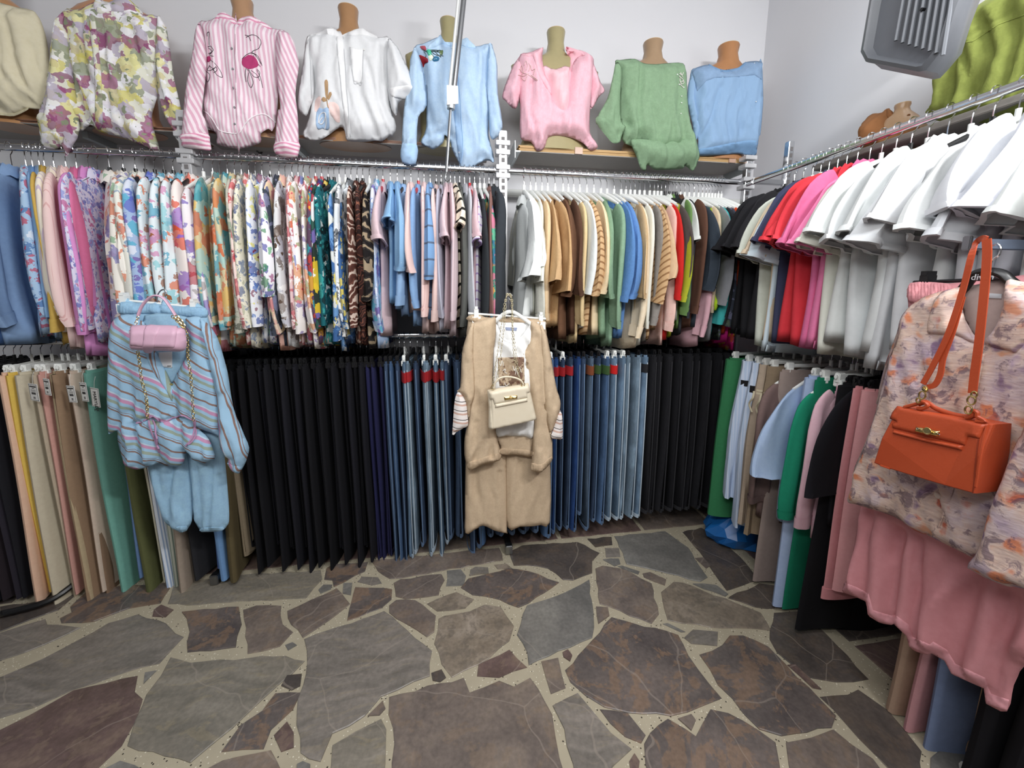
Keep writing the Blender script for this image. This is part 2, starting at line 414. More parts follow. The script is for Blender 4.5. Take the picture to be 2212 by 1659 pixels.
STONES=[('d',A1([(0,395),(130,405),(80,450),(0,460)])),
('d',A1([(0,480),(250,445),(520,395),(480,430),(400,500),(200,570),(0,650)])),
('m',A1([(620,350),(1180,312),(1095,455),(880,490),(640,580),(420,590),(410,560),(490,520),(480,480)])),
('o',A1([(1195,318),(1650,262),(2190,230),(2200,290),(2090,420),(1700,440),(1350,465),(1145,460)])),
('g',A1([(-200,720),(0,660),(310,565),(322,603),(550,622),(300,740),(-200,920)])),
('g',A1([(-200,1010),(0,960),(300,830),(740,590),(940,530),(1080,570),(1255,685),(1090,865),(800,945),(500,1045),(240,1165),(0,1240),(-200,1290)])),
('r',A1([(1050,500),(1100,465),(1185,500),(1130,550),(1040,545)])),
('m',A1([(1240,515),(1630,480),(1650,600),(1620,680),(1610,755),(1280,790),(1295,650),(1275,560)])),
('b',A1([(1660,500),(1750,470),(1920,472),(1930,600),(2000,652),(1910,750),(1690,800),(1680,620)])),
('o',A1([(1165,825),(1300,862),(1700,830),(1950,815),(2080,850),(1700,1200),(1300,1545),(870,1430),(1000,1080),(1100,950)])),
('r',A1([(-150,1380),(0,1320),(200,1220),(500,1050),(940,950),(920,1060),(975,1110),(930,1250),(830,1430),(660,1590),(560,1760),(-150,1760)])),
('s',A1([(990,930),(1070,915),(980,1005)])),
('d',A1([(1920,1020),(1960,950),(2060,940),(2050,1020),(1990,1050)])),
('m',A1([(1880,1070),(2055,1065),(2000,1180),(1850,1320),(1800,1450),(1510,1470),(1640,1290),(1790,1190)])),
('r',A1([(1960,1265),(2005,1340),(2005,1440),(1920,1470),(1870,1360)])),
('s',A1([(620,1760),(700,1590),(820,1530),(920,1560),(1180,1640),(1080,1760)])),
('b',A1([(1250,1760),(1350,1620),(1520,1530),(1850,1460),(1930,1620),(1940,1760)])),
('m',A2([(330,310),(380,280),(610,268),(590,330),(380,435),(370,390),(315,385)])),
('s',A2([(275,455),(310,420),(370,420),(360,450),(290,480)])),
('s',A2([(445,410),(505,408),(495,490),(440,480)])),
('g',A2([(540,400),(570,365),(680,370),(705,410),(640,425)])),
('b',A2([(640,240),(1100,186),(1500,170),(1525,255),(1300,290),(1000,350),(760,380),(680,330)])),
('b',A2([(785,410),(830,385),(1110,350),(1130,390),(1090,490),(860,515),(800,500)])),
('s',A2([(1145,325),(1240,315),(1275,360),(1260,425),(1140,430)])),
('g',A2([(1305,320),(1340,300),(1425,305),(1430,345),(1300,360)])),
('t',A2([(1465,285),(1550,278),(1590,310),(1490,315)])),
('d',A2([(1565,195),(1650,145),(2030,130),(2180,205),(2130,260),(2130,340),(2000,390),(1930,385),(1830,310),(1760,295),(1600,290)])),
('m',A2([(1240,440),(1290,380),(1560,310),(1700,330),(1905,405),(1700,545),(1630,575),(1500,520),(1320,490)])),
('t',A2([(1010,550),(1210,470),(1330,520),(1270,580),(1080,600)])),
('b',A2([(65,600),(400,445),(490,550),(350,660),(170,780),(90,690)])),
('m',A2([(525,435),(775,450),(770,520),(700,580),(470,665),(500,530)])),
('b',A2([(755,560),(800,525),(930,525),(1070,630),(1060,740),(1010,775),(860,680),(755,610)])),
('g',A2([(180,790),(720,600),(830,690),(1045,870),(1030,1040),(700,1180),(590,1310),(370,1430),(290,1620),(210,1600),(155,1560),(130,1280),(200,950)])),
('t',A2([(1090,650),(1130,630),(1300,600),(1400,555),(1510,570),(1600,700),(1570,800),(1430,920),(1180,1050),(1110,960),(1060,820)])),
('s',A2([(1660,620),(1690,560),(1880,500),(2110,385),(2140,640),(2130,780),(1900,870),(1700,965),(1690,880),(1620,760)])),
('r',A2([(1360,960),(1570,860),(1690,980),(1500,1050),(1350,1040)])),
('d',A2([(1040,1020),(1110,995),(1140,1050),(1100,1080),(1050,1070)])),
('r',A2([(1930,880),(1965,860),(1995,900),(1980,940),(1935,910)])),
('b',A2([(1785,940),(1900,915),(1950,1120),(1850,1160)])),
('b',A2([(610,1310),(710,1210),(730,1260),(690,1305)])),
('b',A2([(755,1180),(1260,1050),(1300,1150),(1500,1070),(1600,1110),(1710,1050),(1860,1300),(1880,1440),(1960,1760),(775,1760),(790,1500),(750,1300)])),
('o',A2([(370,1510),(520,1420),(700,1330),(735,1400),(715,1760),(350,1760)])),
('s',A2([(130,1640),(170,1620),(220,1640),(220,1720),(130,1720)])),
('s',A2([(50,830),(100,810),(130,830),(70,865)])),
('g',A3([(-20,1240),(150,1155),(225,1245),(380,1430),(515,1535),(400,1640),(280,1780),(140,1780),(60,1400)])),
('m',A3([(300,1265),(490,1290),(610,1440),(580,1495),(470,1450),(370,1360)])),
('m',A3([(65,1000),(200,850),(380,640),(830,760),(900,900),(1125,1190),(1000,1240),(780,1310),(500,1290),(330,1250),(200,1170),(100,1080)])),
('b',A3([(275,570),(355,575),(365,630),(290,685)])),
('b',A3([(270,310),(320,290),(450,310),(650,410),(700,620),(650,685),(300,550)])),
('s',A3([(320,250),(430,245),(440,280),(400,295)])),
('s',A3([(420,295),(450,290),(570,330),(560,350)])),
('b',A3([(590,345),(640,335),(750,385),(740,425),(600,370)])),
('d',A3([(215,108),(380,98),(385,150),(270,165)])),
('g',A3([(336,172),(430,172),(440,230),(342,235)])),
('s',A3([(395,88),(740,55),(900,170),(1030,370),(980,400),(620,310),(480,280),(420,130)])),
('d',A3([(860,62),(980,28),(1100,90),(1250,230),(1385,390),(1160,460),(1100,380),(1000,230)])),
('b',A3([(945,240),(1000,235),(1050,290),(1020,310)])),
('s',A3([(930,415),(1090,425),(1170,485),(1150,500)])),
('t',A3([(715,470),(800,400),(860,405),(1390,610),(1460,730),(1050,710),(760,660),(735,580)])),
('d',A3([(1180,500),(1380,412),(1510,430),(1660,588),(1350,572),(1170,510)])),
('s',A3([(725,685),(760,680),(880,740),(850,742)])),
('g',A3([(870,780),(930,725),(1100,740),(1095,835),(920,820)])),
('m',A3([(975,895),(1130,830),(1180,765),(1270,765),(1440,840),(1560,960),(1900,1310),(1870,1390),(1530,1445),(1380,1400),(1100,1100)])),
('d',A3([(1480,610),(1690,602),(1840,760),(2120,1060),(1900,1080),(1720,1050),(1500,880),(1450,790)])),
('r',A3([(1570,965),(1620,960),(1800,1130),(1740,1120)])),
('d',A3([(1790,1180),(1980,1165),(2050,1130),(2250,1270),(2480,1550),(2480,1800),(2380,1800)])),
('m',A3([(600,1500),(700,1370),(760,1330),(880,1400),(950,1450),(1050,1265),(1170,1290),(1380,1410),(1490,1490),(1540,1780),(640,1780)])),
('b',A3([(830,1330),(920,1300),(950,1340),(920,1410)])),
('b',A3([(1560,1490),(1880,1400),(2150,1600),(2300,1800),(1610,1800)])),
('r',A3([(500,1620),(535,1565),(570,1620),(560,1690),(510,1690)]))]
def stone(poly,mk,h=0.004,seed=0,jag=0.006):
    r=random.Random(seed); P=[]
    m=len(poly)
    for i in range(m):
        a,b=poly[i],poly[(i+1)%m]; L=(b-a).length; k=max(1,int(L/0.045)); nrm=Vector((b.y-a.y,a.x-b.x)).normalized() if L>0 else Vector((0,0))
        for j in range(k):
            p=a.lerp(b,j/k)
            if j: p=p+nrm*r.uniform(-jag,jag)
            P.append(p)
    c=sum(P,Vector((0,0)))/len(P); n=len(P)
    V=[Vector((p.x,p.y,-0.005)) for p in P]+[Vector((p.x,p.y,h*0.6)) for p in P]+[Vector((c.x+(p.x-c.x)*0.985,c.y+(p.y-c.y)*0.985,h)) for p in P]
    V=[v-Vector((c.x,c.y,0)) for v in V]
    F=[[i,(i+1)%n,n+(i+1)%n,n+i] for i in range(n)]+[[n+i,n+(i+1)%n,2*n+(i+1)%n,2*n+i] for i in range(n)]+[[2*n+i for i in range(n)]]
    o=link('stone',mesh('stone',V,F,ST[mk],False),floor,None,(c.x,c.y,0)); return o
polys=[]
for i,(mk,L) in enumerate(STONES):
    Q=[atz(x,y,0) for x,y in L]; Q=[Vector((q.x,q.y)) for q in Q]; Q=[q for q in Q]
    c=sum(Q,Vector((0,0)))/len(Q)
    Q=[Vector((q.x,min(q.y,2.055))) for q in Q]
    polys.append(Q); stone(Q,mk,0.003+0.003*((i*37)%5)/5,i)
# wall-side strip of reddish slabs
xs=[-4,-3.2,-2.75,-2.1,-1.45,-0.9,-0.35,0.12,0.62,1.15,1.62,2.0]
for i in range(len(xs)-1):
    a,b=xs[i],xs[i+1]; stone([Vector((a+0.012,2.085)),Vector((b-0.012,2.085)),Vector((b-0.008,2.49)),Vector((a+0.01,2.49))],'r' if i%3 else 'b',0.004,50+i,0.003)
ys=[2.06,1.55,1.2,0.75,0.4,-0.1,-0.7,-1.3]
for i in range(len(ys)-1):
    a,b=ys[i],ys[i+1]; stone([Vector((1.63,a-0.012)),Vector((1.63,b+0.012)),Vector((2.0,b+0.01)),Vector((2.0,a-0.01))],'d' if i%2 else 'r',0.004,80+i,0.003)
# flagstones outside the view: cells grown round further sites
def inpoly(p,Q):
    c=False
    for i in range(len(Q)):
        a,b=Q[i-1],Q[i]
        if (a.y>p.y)!=(b.y>p.y) and p.x<(b.x-a.x)*(p.y-a.y)/(b.y-a.y)+a.x: c=not c
    return c
r=random.Random(3); sites=[]
inner=[s for Q in polys for s in Q]
for gx in range(16):
    for gy in range(15):
        p=Vector((-3.9+gx*0.36+r.uniform(-.13,.13),-2.3+gy*0.31+r.uniform(-.11,.11)))
        if p.x>1.55 or p.y>2.0: continue
        if min((p-s).length for s in inner)<0.19 or any(inpoly(p,Q) for Q in polys): continue
        sites.append(p)
dense=[]
for Q in polys:
    for i in range(len(Q)):
        a,b=Q[i-1],Q[i]; k=max(1,int((a-b).length/0.08)); dense+=[a.lerp(b,j/k) for j in range(k)]
for i,s in enumerate(sites):
    cell=[Vector((s.x-0.4,s.y-0.4)),Vector((s.x+0.4,s.y-0.4)),Vector((s.x+0.4,s.y+0.4)),Vector((s.x-0.4,s.y+0.4))]
    cl=[(t,0.5,0.014) for t in sites if t is not s and (t-s).length<0.9]+[(t,1.0,0.02) for t in dense if (t-s).length<0.6]
    cl+=[(Vector((1.6,s.y)),1,0.01),(Vector((s.x,2.065)),1,0.01)]
    for t,fr,gap in cl:
        nn=(t-s)
        if nn.length<1e-4: continue
        L=nn.length; nn=nn/L; d=L*fr-gap; out=[]
        for j in range(len(cell)):
            a,b=cell[j-1],cell[j]; da=(a-s).dot(nn)-d; db=(b-s).dot(nn)-d
            if (da<=0)!=(db<=0): out.append(a.lerp(b,da/(da-db)))
            if db<=0: out.append(b)
        cell=out
        if len(cell)<3: break
    if len(cell)>=3: stone(cell,'gobmtsdr'[i%8],0.004,200+i)
# ================================================================ pipe along the back wall, racks, shelves
V,F=join(tube([(-4,2.455,2.05),(2.0,2.455,2.03)],0.022,14)); tag(wpart('heating_pipe',V,F,plain('white_paint','e6e8e4',0.4)),'thick white pipe running along the back wall just under the chrome rail','pipe')
YR,ZR,ZL=2.2,2.085,1.22; XR,ZRR=1.68,2.055
def rail(p,q,parent,name='rail',r=0.009,h=0.0155,mat=None):
    P=Vector(p);Q=Vector(q); t=(Q-P).normalized(); s=Vector((t.y,-t.x,0)); up=Vector((0,0,1)); loops=[]
    for c in (P,Q): loops.append([c+s*(r*math.cos(2*PI*k/16))+up*(h*math.sin(2*PI*k/16)) for k in range(16)])
    V,F=loft(loops,True,True); return wpart(name,V,F,mat or CHROME,parent)
def post(x,y,parent,z1,w=0.03,name='post',mat=None,foot=None,slots=True):
    mt=mat or CHROME; V,F=boxg(x-w/2,x+w/2,y-w/2,y+w/2,0.03,z1,0.003); o=wpart(name,V,F,mt,parent)
    if slots:
        g=[]
        z=z1-0.04
        while z>1.7: g.append(boxg(x-w*0.2,x+w*0.2,y-w/2-0.0015,y-w/2+0.004,z-0.012,z+0.008)); z-=0.034
        V,F=join(*g); wpart('slot',V,F,plain('slot_dark','6e6a6a',0.6),o)['kind']='stuff'
    return o
POSTM=plain('pale_metal','c9c9cb',0.35,0.35)
def rack_back(x0,x1,label,last=False,arms=True):
    t=thing('clothes_rack',label,'clothes rack',(x0,YR,0))
    post(x0,YR-0.003,t,2.275,0.042,mat=POSTM)
    if last: post(x1,YR+0.0,t,2.2,0.034)
    rail((x0+0.02,YR,ZR),(x1-0.02,YR,ZR),t); rail((x0+0.02,YR,ZL),(x1-0.02,YR,ZL),t)
    for x in ([x0]+([x1] if last else [])):
        for z in (ZR+.012,ZR-.03,ZR+0.085,ZR+.13,ZL):
            V,F=boxg(x-0.036,x+0.036,YR-0.03,YR+0.03,z-0.011,z+0.011,0.002); wpart('bracket',V,F,POSTM,t)
        V,F=boxg(x-0.016,x+0.016,2.0,2.3,0.022,0.055,0.004); f=wpart('foot',V,F,BPLAS,t)
        V,F=boxg(x-0.019,x+0.019,1.98,2.02,0.006,0.058,0.004); wpart('foot_cap',V,F,STEEL,f)
    return t
rack_back(-2.75,-1.19,'chrome clothes rack at the left end of the back wall')
rack_back(-1.19,0.3,'chrome clothes rack in the middle of the back wall')
rack_back(0.3,1.735,'chrome clothes rack at the right end of the back wall by the corner',True)
t=thing('clothes_rack','chrome clothes rack along the right wall','clothes rack',(XR,2.1,0))
rail((XR,2.12,ZRR),(XR,0.35,ZRR),t); rail((XR,2.1,ZL-0.0),(XR,0.35,ZL),t)
for y in (2.07,0.45):
    post(XR+0.2,y,t,2.27 if y>1 else 2.05,0.034)
    for z in (ZRR,ZL): V,F=boxg(XR-0.01,XR+0.2,y-0.01,y+0.01,z-0.014,z+0.014,0.003); wpart('bracket',V,F,CHROME,t)
for y in (1.93,1.13): # legs with black feet on the stone floor
    V,F=boxg(XR+0.18,XR+0.215,y-0.015,y+0.015,0.03,0.9,0.003)
    wpart('post',V,F,BPLAS,t)
# right front foot as seen below the pink skirt
t=thing('rack_foot','black rack foot with chrome cap on the floor below the pink skirt','rack foot',(1.5,0.74,0))
V,F=tube([(1.51,0.735,0.05),(1.9,0.80,0.05)],0.024,10); wpart('foot',V,F,BPLAS,t)
V,F=tube([(1.487,0.731,0.05),(1.515,0.736,0.05)],0.027,12); wpart('foot_cap',V,F,CHROME,t)
V,F=boxg(1.80,1.84,0.775,0.815,0.06,1.0,0.004); wpart('post',V,F,BPLAS,t)
t=thing('rack_foot','black and chrome rack foot lying under the beige trousers at left','rack foot',(-2.0,1.9,0))
V,F=tube(bez([(-2.75,1.76,0.03),(-2.2,1.87,0.03),(-1.93,1.93,0.03),(-1.84,1.99,0.045),(-1.8,2.12,0.09)],4),0.014,8); wpart('foot',V,F,BPLAS,t)
V,F=tube([(-2.75,1.74,0.045),(-2.0,1.895,0.045)],0.006,8); wpart('strip',V,F,STEEL,t)
# shelves
m=NT('board_edge',0.55,0,0.3); v=m.coord(False,(3,60,60)); n=m.noise(v,4,3); m.col(m.mix(n.outputs['Fac'],'b98f57','dcb67c')); PLY=m.m
m=NT('board_face',0.5,0,0.4); v=m.coord(False); n=m.noise(v,6,4); m.col(m.mix(n.outputs['Fac'],'96918c','a9a39c')); BOARD=m.m
BROWNB=plain('brown_board','8a5f48',0.5)
def shelf(x0,x1,z,y0,y1,label,layers=4,edge=None,dz=0.0):
    t=thing('shelf',label,'shelf',((x0+x1)/2,y1,z)); 
    for k in range(layers):
        a=z-0.0075*(layers-k); jx=rnd.uniform(-0.006,0.006)
        V,F=boxg(x0+jx,x1+jx,y0+abs(jx),y1,a+0.0008,a+0.0068,0.001)
        wpart('board',V,F,edge or PLY,t)
    V,F=boxg(x0,x1,y0+0.004,y1,z-0.0075*layers-0.003,z-0.0075*layers+0.0006); wpart('underside',V,F,BOARD,t)
    return t
sh=shelf(0.4,1.80,2.235,2.245,2.475,'plywood board shelf above the right end of the back rail, layers taped together')
for px,py in ((1250,335),(1582,348)):
    p=aty(px,py,2.243); V,F=boxg(p.x-0.022,p.x+0.022,2.2405,2.26,2.203,2.238,0.001); wpart('tape',V,F,plain('brown_tape','b9937c',0.25),sh)
for x in (0.385,1.795): # metal brackets with holes
    V,F=join(boxg(x-0.014,x+0.014,2.22,2.47,2.19,2.197),boxg(x-0.016,x-0.012,2.22,2.47,2.16,2.245)); wpart('bracket',V,F,GALV,sh,False)
def shelf2(x0,x1,z,label):
    t=shelf(x0,x1,z,2.245,2.475,label,2,BROWNB)
    for px in (0.3,0.7):
        x=x0+(x1-x0)*px; V,F=boxg(x-0.012,x+0.012,2.30,2.47,z-0.05,z-0.019); wpart('bracket',V,F,GALV,t)
    return t
shelf2(-1.17,0.24,2.22,'long grey shelf with brown edge above the middle of the back rail')
shelf2(-2.75,-1.21,2.22,'grey shelf with brown edge above the left end of the back rail')
V,F=boxg(1.72,2.01,0.3,1.75,2.02,2.045,0.003); tag(wpart('shelf',V,F,BOARD),'narrow shelf on the right wall behind the rail, under the olive and brown tops','shelf')
for px in (559,689): # screws / hooks on the wall under the shelf
    p=aty(px,326,2.48); V,F=tube([(p.x,2.5,p.z),(p.x,2.47,p.z),(p.x,2.455,p.z-0.012)],0.004,8); V2,F2=tube([(p.x,2.499,p.z),(p.x,2.493,p.z)],0.012,12); V,F=join((V,F),(V2,F2))
    tag(wpart('wall_hook',V,F,STEEL),'small metal hook on the wall below the '+('striped pink shirt, left one' if px<600 else 'white shirt, right one'),'hook')
# white flyer-like strip taped under the shelf below the white shirt
# ceiling lamp tube and the grey ribbed housing near the ceiling
p=atx(2062,22,1.9)
t=thing('tube_lamp','glowing white fluorescent tube high by the right wall, beside the grey housing','lamp',p)
m=NT('lit_tube',0.3); m.b.inputs['Emission Color'].default_value=(1,1,1,1); m.b.inputs['Emission Strength'].default_value=24; m.col('ffffff')
a,b=atx(2057,44,1.9),atx(2073,-12,1.9); d=(b-a)
V,F=tube([a,a+d*0.8,a+d*1.8],0.024,12); wpart('tube',V,F,m.m,t)
V,F=tube([a-d*0.03,a+d*0.05],0.026,12); wpart('end_cap',V,F,WPLAS,t)
V,F=tube([a-d*0.02+Vector((0.06,0,0.05)),a+d*1.8+Vector((0.06,0,0.05))],0.03,4); wpart('batten',V,F,WPLAS,t)
def ribbed_box():
    X=1.25; cs=[(1859,112),(1878,0),(1905,-120),(2100,-80),(2063,20),(2038,105),(2000,152),(1985,155),(1870,133)]
    t=thing('speaker','dark grey plastic speaker with ribbed face hanging near the ceiling at right','speaker',atx(1960,60,X))
    ctr=[atx(x,y,X) for x,y in cs]; n=len(ctr)
    c=sum(ctr,Vector((0,0,0)))/n; back=[Vector((p.x+0.10,p.y+0.03,p.z+0.0)) for p in ctr]
    def inset(P,f,dx): return [Vector((p.x+dx,c.y+(p.y-c.y)*f,c.z+(p.z-c.z)*f)) for p in P]
    V,F=loft([inset(back,0.8,0.02),inset(back,0.98,-0.01),inset(ctr,1.03,0.035),inset(ctr,1.02,0.012),inset(ctr,1.0,0.0),inset(ctr,0.9,-0.006),inset(ctr,0.80,0.014)],True,True)
    wpart('housing',V,F,GREYM,t,True)
    for i in range(8): # ribs
        x0=1938+i*14.5; a=atx(x0-3,88+i*4.5,X-0.004); b=atx(x0+30,-90,X-0.004)
        V,F=tube([a,b],0.0045,6); wpart('rib',V,F,plain('rib_grey','6d7178',0.5),t)
    h=atx(1990,20,X-0.012); V,F=tube([h,h+Vector((0.01,0,0))],0.004,10); wpart('screw',V,F,BPLAS,t)
ribbed_box()
# metal reach pole in front of the light blue shirt
t=thing('metal_pole','slanted metal pole standing in front of the light blue shirt, thinner below its collar','pole',(0.014,2.06,2.0))
Yp=2.06; P=lambda x,y:aty(x,y,Yp)
V,F=tube([P(1008,-60),P(977,228)],0.0125,10); wpart('upper_tube',V,F,STEEL,t)
V,F=tube([P(996,-60),P(968,228)],0.0075,6); wpart('cover_strip',V,F,plain('white_strip','d8dad8',0.4),t)
V,F=tube([P(974,226),P(964,372)],0.007,8); wpart('lower_tube',V,F,STEEL,t)
V,F=tube([P(975,224),P(974,236)],0.019,12); wpart('collar',V,F,GALV,t)
V,F=tube(bez([P(964,372),P(961,384),P(966,392),P(972,386)],3),0.004,8); wpart('hook',V,F,STEEL,t)
a=[P(965,188),P(989,190),P(990,228),P(966,230)]; V=[q+Vector((0,-0.016,0)) for q in a]+[q+Vector((0,-0.019,0)) for q in a]
wpart('card_holder',V,[[0,1,2,3],[7,6,5,4],[0,4,5,1],[1,5,6,2],[2,6,7,3],[3,7,4,0]],plain('clear_white','e8e8e6',0.3),t,False)
# blue bag and white box on the floor
g=[]; r=random.Random(5)
V,F=[],[]
L=[]
for k,(z,rr) in enumerate(((0.006,0.13),(0.02,0.17),(0.07,0.18),(0.12,0.15),(0.17,0.11),(0.2,0.05))):
    L.append([Vector((1.64+rr*.9*math.cos(2*PI*j/18)*(1+r.uniform(-.14,.14)),1.93+rr*.8*math.sin(2*PI*j/18)*(1+r.uniform(-.14,.14)),z+r.uniform(-.012,.012)*(k>0))) for j in range(18)])
V,F=loft(L,True,True); tag(wpart('plastic_bag',V,F,plain('blue_plastic','1668b8',0.3),None,False),'crumpled blue plastic bag on the floor under the green skirt','bag')
p=atz(1245,1092,0.0); V,F=boxg(p.x-0.05,p.x+0.035,2.3,2.42,0.0,0.09,0.003); tag(wpart('box',V,F,plain('white_card','b9b9b4',0.6)),'small white box on the floor behind the dark jeans','box')
# ================================================================ hangers
def hook_geo():
    P=[(0,-0.021,-0.004),(0,-0.021,0.006),(0,-0.014,0.017),(0,0,0.0215),(0,0.014,0.017),(0,0.021,0.006),(0,0.02,-0.008),(0,0.01,-0.024),(0,0.0,-0.038),(0,0,-0.095)]
    return tube(bez(P,3),0.0019,6)
def arms(kind,W=0.40):
    g=[]
    if kind in('white','black','red'):
        L=[]
        for i in range(15):
            u=-1+2*i/14; y=u*W/2; z=-0.105-0.085*abs(u)**1.2; r=0.017*(1-0.5*abs(u)); L.append([Vector((0.008*(1-0.3*abs(u))*math.cos(2*PI*k/8),y,z+r*math.sin(2*PI*k/8))) for k in range(8)])
        g.append(loft(L,True,True)); g.append(tube([(0,0,-0.068),(0,0,-0.1)],0.0075,8))
    elif kind=='wire':
        for x in (-0.003,0.003): g.append(tube([(x,0,-0.09),(x,-W/2,-0.2),(x,-W/2+0.01,-0.206),(x,W/2-0.01,-0.206),(x,W/2,-0.2),(x,0,-0.09)],0.002,5))
    else:
        g.append(tube([(0,-0.17,-0.1),(0,0.17,-0.1)],0.005,6,0.009)); g.append(tube([(0,0,-0.06),(0,0,-0.1)],0.006,6))
    return join(*g)
HM=mesh('hook',*hook_geo(),CHROME)
AM={k:mesh('arms',*arms(k),{'white':WPLAS,'black':BPLAS,'red':WPLAS,'wire':STEEL,'clipw':WPLAS,'clipb':BPLAS}[k]) for k in ('white','black','red','wire','clipw','clipb')}
REDP=plain('red_plastic','c8202a',0.35)
V,F=join(boxg(-0.009,0.009,-0.162,-0.130,-0.125,-0.085,0.003),boxg(-0.014,0.014,-0.158,-0.134,-0.142,-0.112,0.003)); CLV=mesh('clip',V,F,WPLAS,False)
def hanger(x,y,rail_,rz,kind,lab,grp):
    zr=ZRR if rail_=='R' else ZR
    z=zr if rail_ in('U','R') else ZL
    t=thing('clothes_hanger',lab,'hanger',(x,y,z),rz,grp)
    link('hook',HM,t); link('arms',AM[kind],t,REDP if kind=='red' else None)
    if kind[:4]=='clip':
        for s in (1,-1):
            c=link('clip',CLV,t,WPLAS if kind=='clipw' else BPLAS)
            if s<0: c.rotation_euler=(0,0,PI)
    return t
# ================================================================ garments on hangers (local: x along the rail, -y towards the shopper)
def body_geo(seed,W=0.42,L=0.70,th=0.022,flare=0.0,neck=0.055,hemcurve=0.02):
    r=random.Random(seed); ph=[r.uniform(0,6.28) for _ in range(6)]; R=[(0,neck,.010),(-.018,neck+.03,.012),(-.04,W*.33,.014),(-.062,W*.45,.016),(-.09,W*.5,.018),(-.13,W*.5,.02)]
    n=12
    for i in range(1,n+1): s=i/n; R.append((-.13-(L-.13)*s,W*.5*(1+flare*s)*(1+.03*math.sin(3*s+ph[0])),.02+(th-.02)*s+0.002*math.sin(9*s)))
    L_=[]; N=36
    for z,hw,ht in R:
        s=max(0,(-z-.05)/L); lp=[]
        for k in range(N):
            q=2*PI*k/N; c,sn=math.cos(q),math.sin(q); y=hw*math.copysign(abs(c)**.8,c); e=math.copysign(abs(sn)**.7,sn)
            fo=.013*s**.7*math.sin(24*y+ph[1]+2*z)+.007*s*math.sin(47*y+ph[2]-3*z)+0.01*s*math.sin(5*z+ph[3])
            lp.append(Vector((ht*e+fo*1.0+.003*s*math.sin(60*y+ph[4])*e,y,z-(hemcurve*(1-(y/hw)**2) if z<-L+.01 else 0)+.004*math.sin(30*y+ph[5])*(z<-L+.01))))
        L_.append(lp)
    b=[Vector((p.x*0.6,p.y*0.94,p.z+0.03)) for p in L_[-1]]
    return loft(L_+[b],True,False)
def sleeve_loops(seed,path,rad,thr,s0=0,s1=1,g=1,rows=None):
    r=random.Random(seed*7+3); ph=[r.uniform(0,6.28) for _ in range(6)]; P=bez([(0,y,z) for y,z in path],4); m=len(P); L=[]; N=20
    A=r.uniform(.006,.010)
    for i in range((rows or m)):
        s=s0+(s1-s0)*i/((rows or m)-1); fi=s*(m-1); a=int(min(max(fi,0),m-2)); p=P[a]+(P[a+1]-P[a])*(fi-a); t=(P[a+1]-P[a]).normalized(); nrm=Vector((0,t.z,-t.y))
        j=min(s,1)*(len(rad)-1); a=int(min(j,len(rad)-2)); ry=(rad[a]+(rad[a+1]-rad[a])*(j-a)); rx=ry*thr*(.75+.35*s); lp=[]
        for k in range(N):
            q=2*PI*k/N; c,sn=math.cos(q),math.sin(q); y=ry*math.copysign(abs(c)**.85,c); e=math.copysign(abs(sn)**.75,sn)
            w=min(1,s*1.6)
            x=rx*g*e*(1+.3*w*math.sin(70*y+ph[4]))+A*w*(1.4-2*abs(math.sin(34*y+ph[0]+1.5*s)))+.5*A*w*math.sin(95*y+ph[1]-4*s)+.014*s*math.sin(4*s+ph[2])
            L_=p+Vector((x,0,0))+nrm*(y*(1+(g-1)*.3))
            lp.append(L_)
        L.append(lp)
    return L,P
def sleeve_geo(seed,path,rad,side,thr=0.6,fold=0.005):
    L,P=sleeve_loops(seed,path,rad,thr); e=P[-1]; L.append([e+(v-e)*0.9+(P[-2]-P[-1])*.8 for v in L[-1]])
    V,F=loft(L,True,False)
    if side>0: V=[Vector((v.x,-v.y,v.z)) for v in V]
    return V,F
def cuff_geo(seed,path,rad,side,thr,w=.9):
    L,_=sleeve_loops(seed,path,rad,thr,w,1.012,1.22,4); L2,_=sleeve_loops(seed,path,rad,thr,1.012,1.012,.8,2)
    V,F=loft(L+[L2[0]])
    if side>0: V=[Vector((v.x,-v.y,v.z)) for v in V]
    return V,F
def collar_geo(seed,h=0.03):
    L=[]
    for z,f in ((-.012,1.25),(0.012,1.0),(h,0.92),(h,1.0),(0.008,1.3),(-.02,1.5)):
        L.append([Vector((.016*f*math.sin(2*PI*k/18),.058*f*math.cos(2*PI*k/18),z+.004*math.sin(3*k))) for k in range(18)])
    return loft(L)
DUM=solid('ffffff')
SH={}
